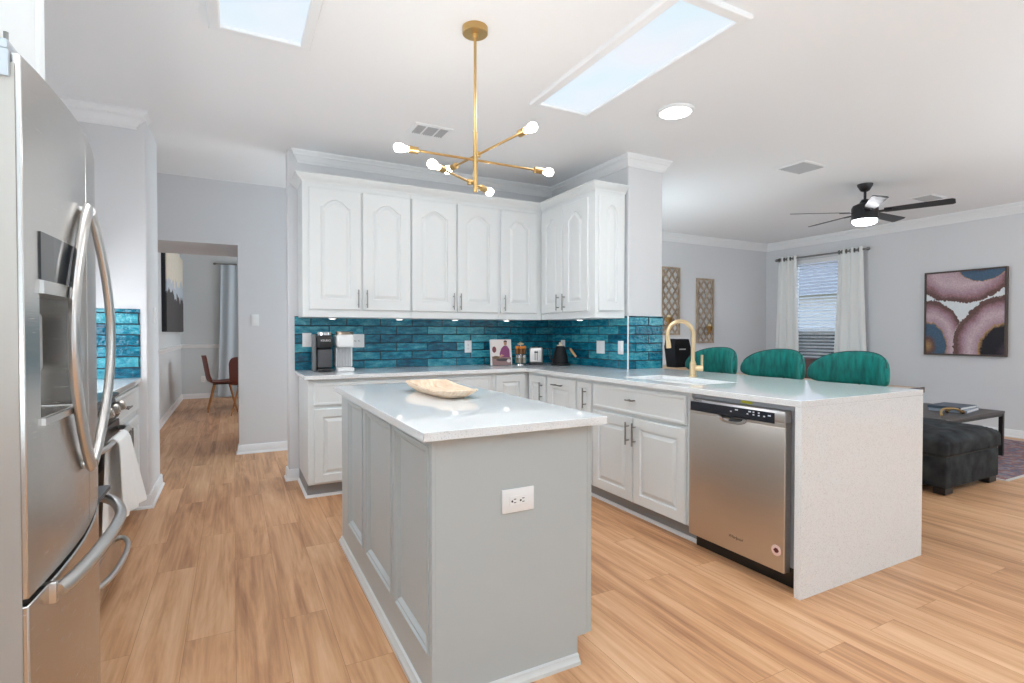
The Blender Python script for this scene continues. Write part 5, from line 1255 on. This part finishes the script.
# coffee table with books and a gold ornament
t = thing('coffee_table', (6.0, 2.75, 0), 'dark square-legged coffee table behind the ottoman', 'table')
TBL = mat('charcoal_wood', srgb(82, 78, 78), 0.5, noise=(5, 0.12, (1, 6, 1)))
MB().box(5.62, 6.79, 2.35, 3.30, 0.425, 0.450, 0.003, 1).build('top', TBL, t)
for x, y in ((5.64, 2.37), (6.77, 2.37), (5.64, 3.28), (6.77, 3.28)): MB().box(x - 0.017, x + 0.017, y - 0.017, y + 0.017, 0.006, 0.4248).build('leg', BLKM, t)
for y0, y1 in ((2.355, 2.385), (3.265, 3.295)): MB().box(5.66, 6.75, y0, y1, 0.40, 0.4248).build('apron', BLKM, t)
def book(cx, cy, z, w_, d_, h_, rot, label, cov):
    t = thing('book', (cx, cy, z), label, 'book', 'books lying on the coffee table')
    c, s = math.cos(rot), math.sin(rot)
    T = ((cx, cy, 0), (c, s, 0), (-s, c, 0))
    MB(T).box(-w_ / 2, w_ / 2, -d_ / 2, d_ / 2, z, z + 0.003).box(-w_ / 2, w_ / 2, -d_ / 2, d_ / 2, z + h_ - 0.003, z + h_).box(-w_ / 2, -w_ / 2 + 0.003, -d_ / 2, d_ / 2, z + 0.003, z + h_ - 0.003).build('cover', mat('book_cover', cov, 0.4), t)
    MB(T).box(-w_ / 2 + 0.0031, w_ / 2 - 0.005, -d_ / 2 + 0.005, d_ / 2 - 0.005, z + 0.0031, z + h_ - 0.0031).build('pages', WHITEP, t)
book(6.42, 2.62, 0.4505, 0.42, 0.30, 0.028, 0.15, 'pale blue-grey book at the bottom of the coffee table stack', srgb(150, 160, 176))
book(6.38, 2.62, 0.479, 0.38, 0.27, 0.026, 0.05, 'dark slate book on top of the coffee table stack', srgb(70, 82, 96))
t = thing('ornament', (6.02, 2.52, 0.451), 'gold branching ornament lying on the coffee table by the books', 'ornament')
pts = smooth_pts([(5.80, 2.46, 0.458), (5.83, 2.48, 0.49), (5.90, 2.49, 0.512), (6.00, 2.47, 0.512), (6.08, 2.45, 0.500), (6.14, 2.44, 0.465)])
MB().tube(pts, 0.010, 10).build('branch', BRASS, t)
MB().tube(smooth_pts([(6.03, 2.465, 0.508), (6.07, 2.51, 0.50), (6.10, 2.54, 0.465)]), 0.010, 10).build('twig', BRASS, t)
for p in ((6.145, 2.44, 0.473), (6.10, 2.545, 0.473)): MB().lathe([(0.0, -0.022), (0.016, -0.015), (0.022, 0), (0.016, 0.015), (0.0, 0.022)], p, 14).build('knob_end', mat('dark_bronze', (0.16, 0.10, 0.06), 0.35, 0.9), t)

# ------------------------------------------------------------------ outside the living room window: neighbour's house
t = thing('neighbour_house', (15.5, 7.6, 0), 'neighbouring house roof seen through the living room blind', 'house')
MB().box(14.5, 20, 4.0, 12.5, -0.1, 2.3).build('wall', mat('house_siding', srgb(196, 188, 180), 0.9), t)
MB().prism([(3.6, 2.3), (12.9, 2.3), (10.5, 4.3), (8.0, 4.3)], 14.2, 20.3, 'yz').build('roof', mat('roof_shingle', srgb(150, 148, 152), 0.9), t)
struct('ground', MB().box(8.4, 30, -6, 20, -0.2, -0.1), mat('lawn', srgb(120, 130, 96), 1.0))

# ------------------------------------------------------------------ dining room beyond the passage
DCUR = mat('pale_blue_curtain', srgb(196, 208, 216), 0.9)
curtain('curtain', 'pale blue curtain hanging in the dining room', -0.20, 0.75, -0.27, 0.80, 11.40, 2.52, 0.02, 5, DCUR, 0.03, 'x', False)
t = thing('curtain_rod', (0.6, 11.40, 2.53), 'thin dark curtain rod in the dining room', 'curtain rod')
MB().cyl((-0.29, 11.40, 2.53), (2.2, 11.40, 2.53), 0.011, 10).build('rod', NICK, t)
MB().lathe([(0.0, -0.03), (0.02, -0.015), (0.02, 0.015), (0.0, 0.02)], (-0.30, 11.40, 2.53), 12, 'x').build('finial', NICK, t)
def dpaint():
    m = bpy.data.materials.new('abstract_canvas'); m.use_nodes = True
    n = m.node_tree.nodes; l = m.node_tree.links; b = n['Principled BSDF']; b.inputs['Roughness'].default_value = 0.7
    tc = n.new('ShaderNodeTexCoord'); sx = n.new('ShaderNodeSeparateXYZ'); l.new(tc.outputs['Object'], sx.inputs[0])
    nz = n.new('ShaderNodeTexNoise'); nz.inputs['Scale'].default_value = 2.6; nz.inputs['Detail'].default_value = 5; l.new(tc.outputs['Object'], nz.inputs['Vector'])
    f = n.new('ShaderNodeTexNoise'); f.inputs['Scale'].default_value = 22; f.inputs['Detail'].default_value = 5; l.new(tc.outputs['Object'], f.inputs['Vector'])
    a = n.new('ShaderNodeMath'); a.operation = 'MULTIPLY_ADD'; a.inputs[1].default_value = 0.8; l.new(nz.outputs['Fac'], a.inputs[0]); l.new(sx.outputs['Z'], a.inputs[2])
    r = n.new('ShaderNodeValToRGB'); r.color_ramp.interpolation = 'CONSTANT'; e = r.color_ramp.elements
    e[0].position = 0.0; e[0].color = srgb(70, 66, 68); e[1].position = 0.62; e[1].color = srgb(228, 218, 190)
    x = e.new(0.44); x.color = srgb(178, 196, 212)
    mr = n.new('ShaderNodeMapRange'); mr.inputs[1].default_value = -0.65 + 0.4; mr.inputs[2].default_value = 0.65 + 0.4; l.new(a.outputs[0], mr.inputs[0])
    l.new(mr.outputs[0], r.inputs[0])
    mx = n.new('ShaderNodeMix'); mx.data_type = 'RGBA'; mx.blend_type = 'OVERLAY'; mx.inputs[0].default_value = 0.6; l.new(r.outputs[0], mx.inputs[6]); l.new(f.outputs['Color'], mx.inputs[7])
    hs = n.new('ShaderNodeHueSaturation'); hs.inputs['Saturation'].default_value = 0.6; l.new(mx.outputs[2], hs.inputs['Color']); l.new(hs.outputs[0], b.inputs['Base Color'])
    return m
t = thing('wall_art', (-0.83, 9.9, 1.88), 'large abstract canvas in cream, blue and black on the dining room wall', 'picture')
MB().box(-0.812, -0.8, 8.55, 11.25, 1.25, 2.53).build('canvas', dpaint(), t)
MB().box(-0.858, -0.8121, 8.54, 11.26, 1.245, 2.535).build('edge', mat('canvas_edge_navy', srgb(34, 38, 48), 0.6), t)
BRL = mat('cognac_leather', srgb(120, 66, 56), 0.5); TAN = wood_mat('beech_leg', srgb(176, 116, 66), srgb(204, 146, 92), 6, (6, 6, 1))
def dining_chair(cx, cy, rot, label, first=None):
    if first is not None:
        c = copy_tree(first); c.location = (cx, cy, 0); c.rotation_euler = (0, 0, rot); c['label'] = label; return c
    t = thing('dining_chair', (0, 0, 0), label, 'chair', 'brown shell chairs in the dining room')
    # shell: seat sweeping up into the back; faces +x
    prof = [(0.22, 0.455), (0.20, 0.472), (0.10, 0.462), (0.0, 0.452), (-0.10, 0.452), (-0.17, 0.475), (-0.205, 0.54), (-0.225, 0.64), (-0.245, 0.76), (-0.26, 0.85), (-0.268, 0.875)]
    prof = [(p.x, p.z) for p in smooth_pts([(a, 0, z) for a, z in prof], 3)]
    N_ = len(prof); m_ = 13
    def P(i, j):
        x, z = prof[i]; s = -1 + 2 * j / (m_ - 1); q = i / (N_ - 1)
        wd_ = 0.225 * (1 - 0.55 * max(0, (q - 0.78) / 0.22) ** 2) * (1 - 0.35 * max(0, (0.08 - q) / 0.08) ** 2)
        if q > 0.5: x += 0.05 * s * s
        else: z += 0.02 * s * s
        return (x, s * wd_, z)
    MB().grid(P, N_, m_, lambda i, j: (-0.018 if i > N_ * 0.5 else 0, 0, -0.018 if i <= N_ * 0.62 else 0)).build('shell', BRL, t, smooth=60)
    for a, b2 in ((1, 1), (1, -1), (-1, 1), (-1, -1)): MB().tube([(a * 0.10, b2 * 0.11, 0.445), (a * 0.20, b2 * 0.20, 0.0)], [0.016, 0.009], 10).build('leg', TAN, t)
    MB().box(-0.13, 0.13, -0.13, 0.13, 0.422, 0.436, 0.003, 1).build('seat_plate', BLKM, t)
    t.location = (cx, cy, 0); t.rotation_euler = (0, 0, rot)
    return t
c1 = dining_chair(-0.165, 9.56, 0.05, 'brown shell dining chair with its whole side in view')
dining_chair(0.20, 8.98, 1.35, 'brown shell dining chair half hidden by the passage edge', c1)
t = thing('dining_table', (0.9, 9.75, 0), 'dark dining table beyond the passage, between the chairs', 'table')
MB().box(-0.02, 1.75, 9.30, 10.25, 0.715, 0.75, 0.004, 2).build('top', mat('espresso_wood', (0.03, 0.024, 0.024), 0.35), t)
for x, y in ((0.42, 9.5), (1.65, 9.4), (0.42, 10.1), (1.65, 10.15)): MB().box(x - 0.03, x + 0.03, y - 0.03, y + 0.03, 0, 0.7148).build('leg', BLKM, t)
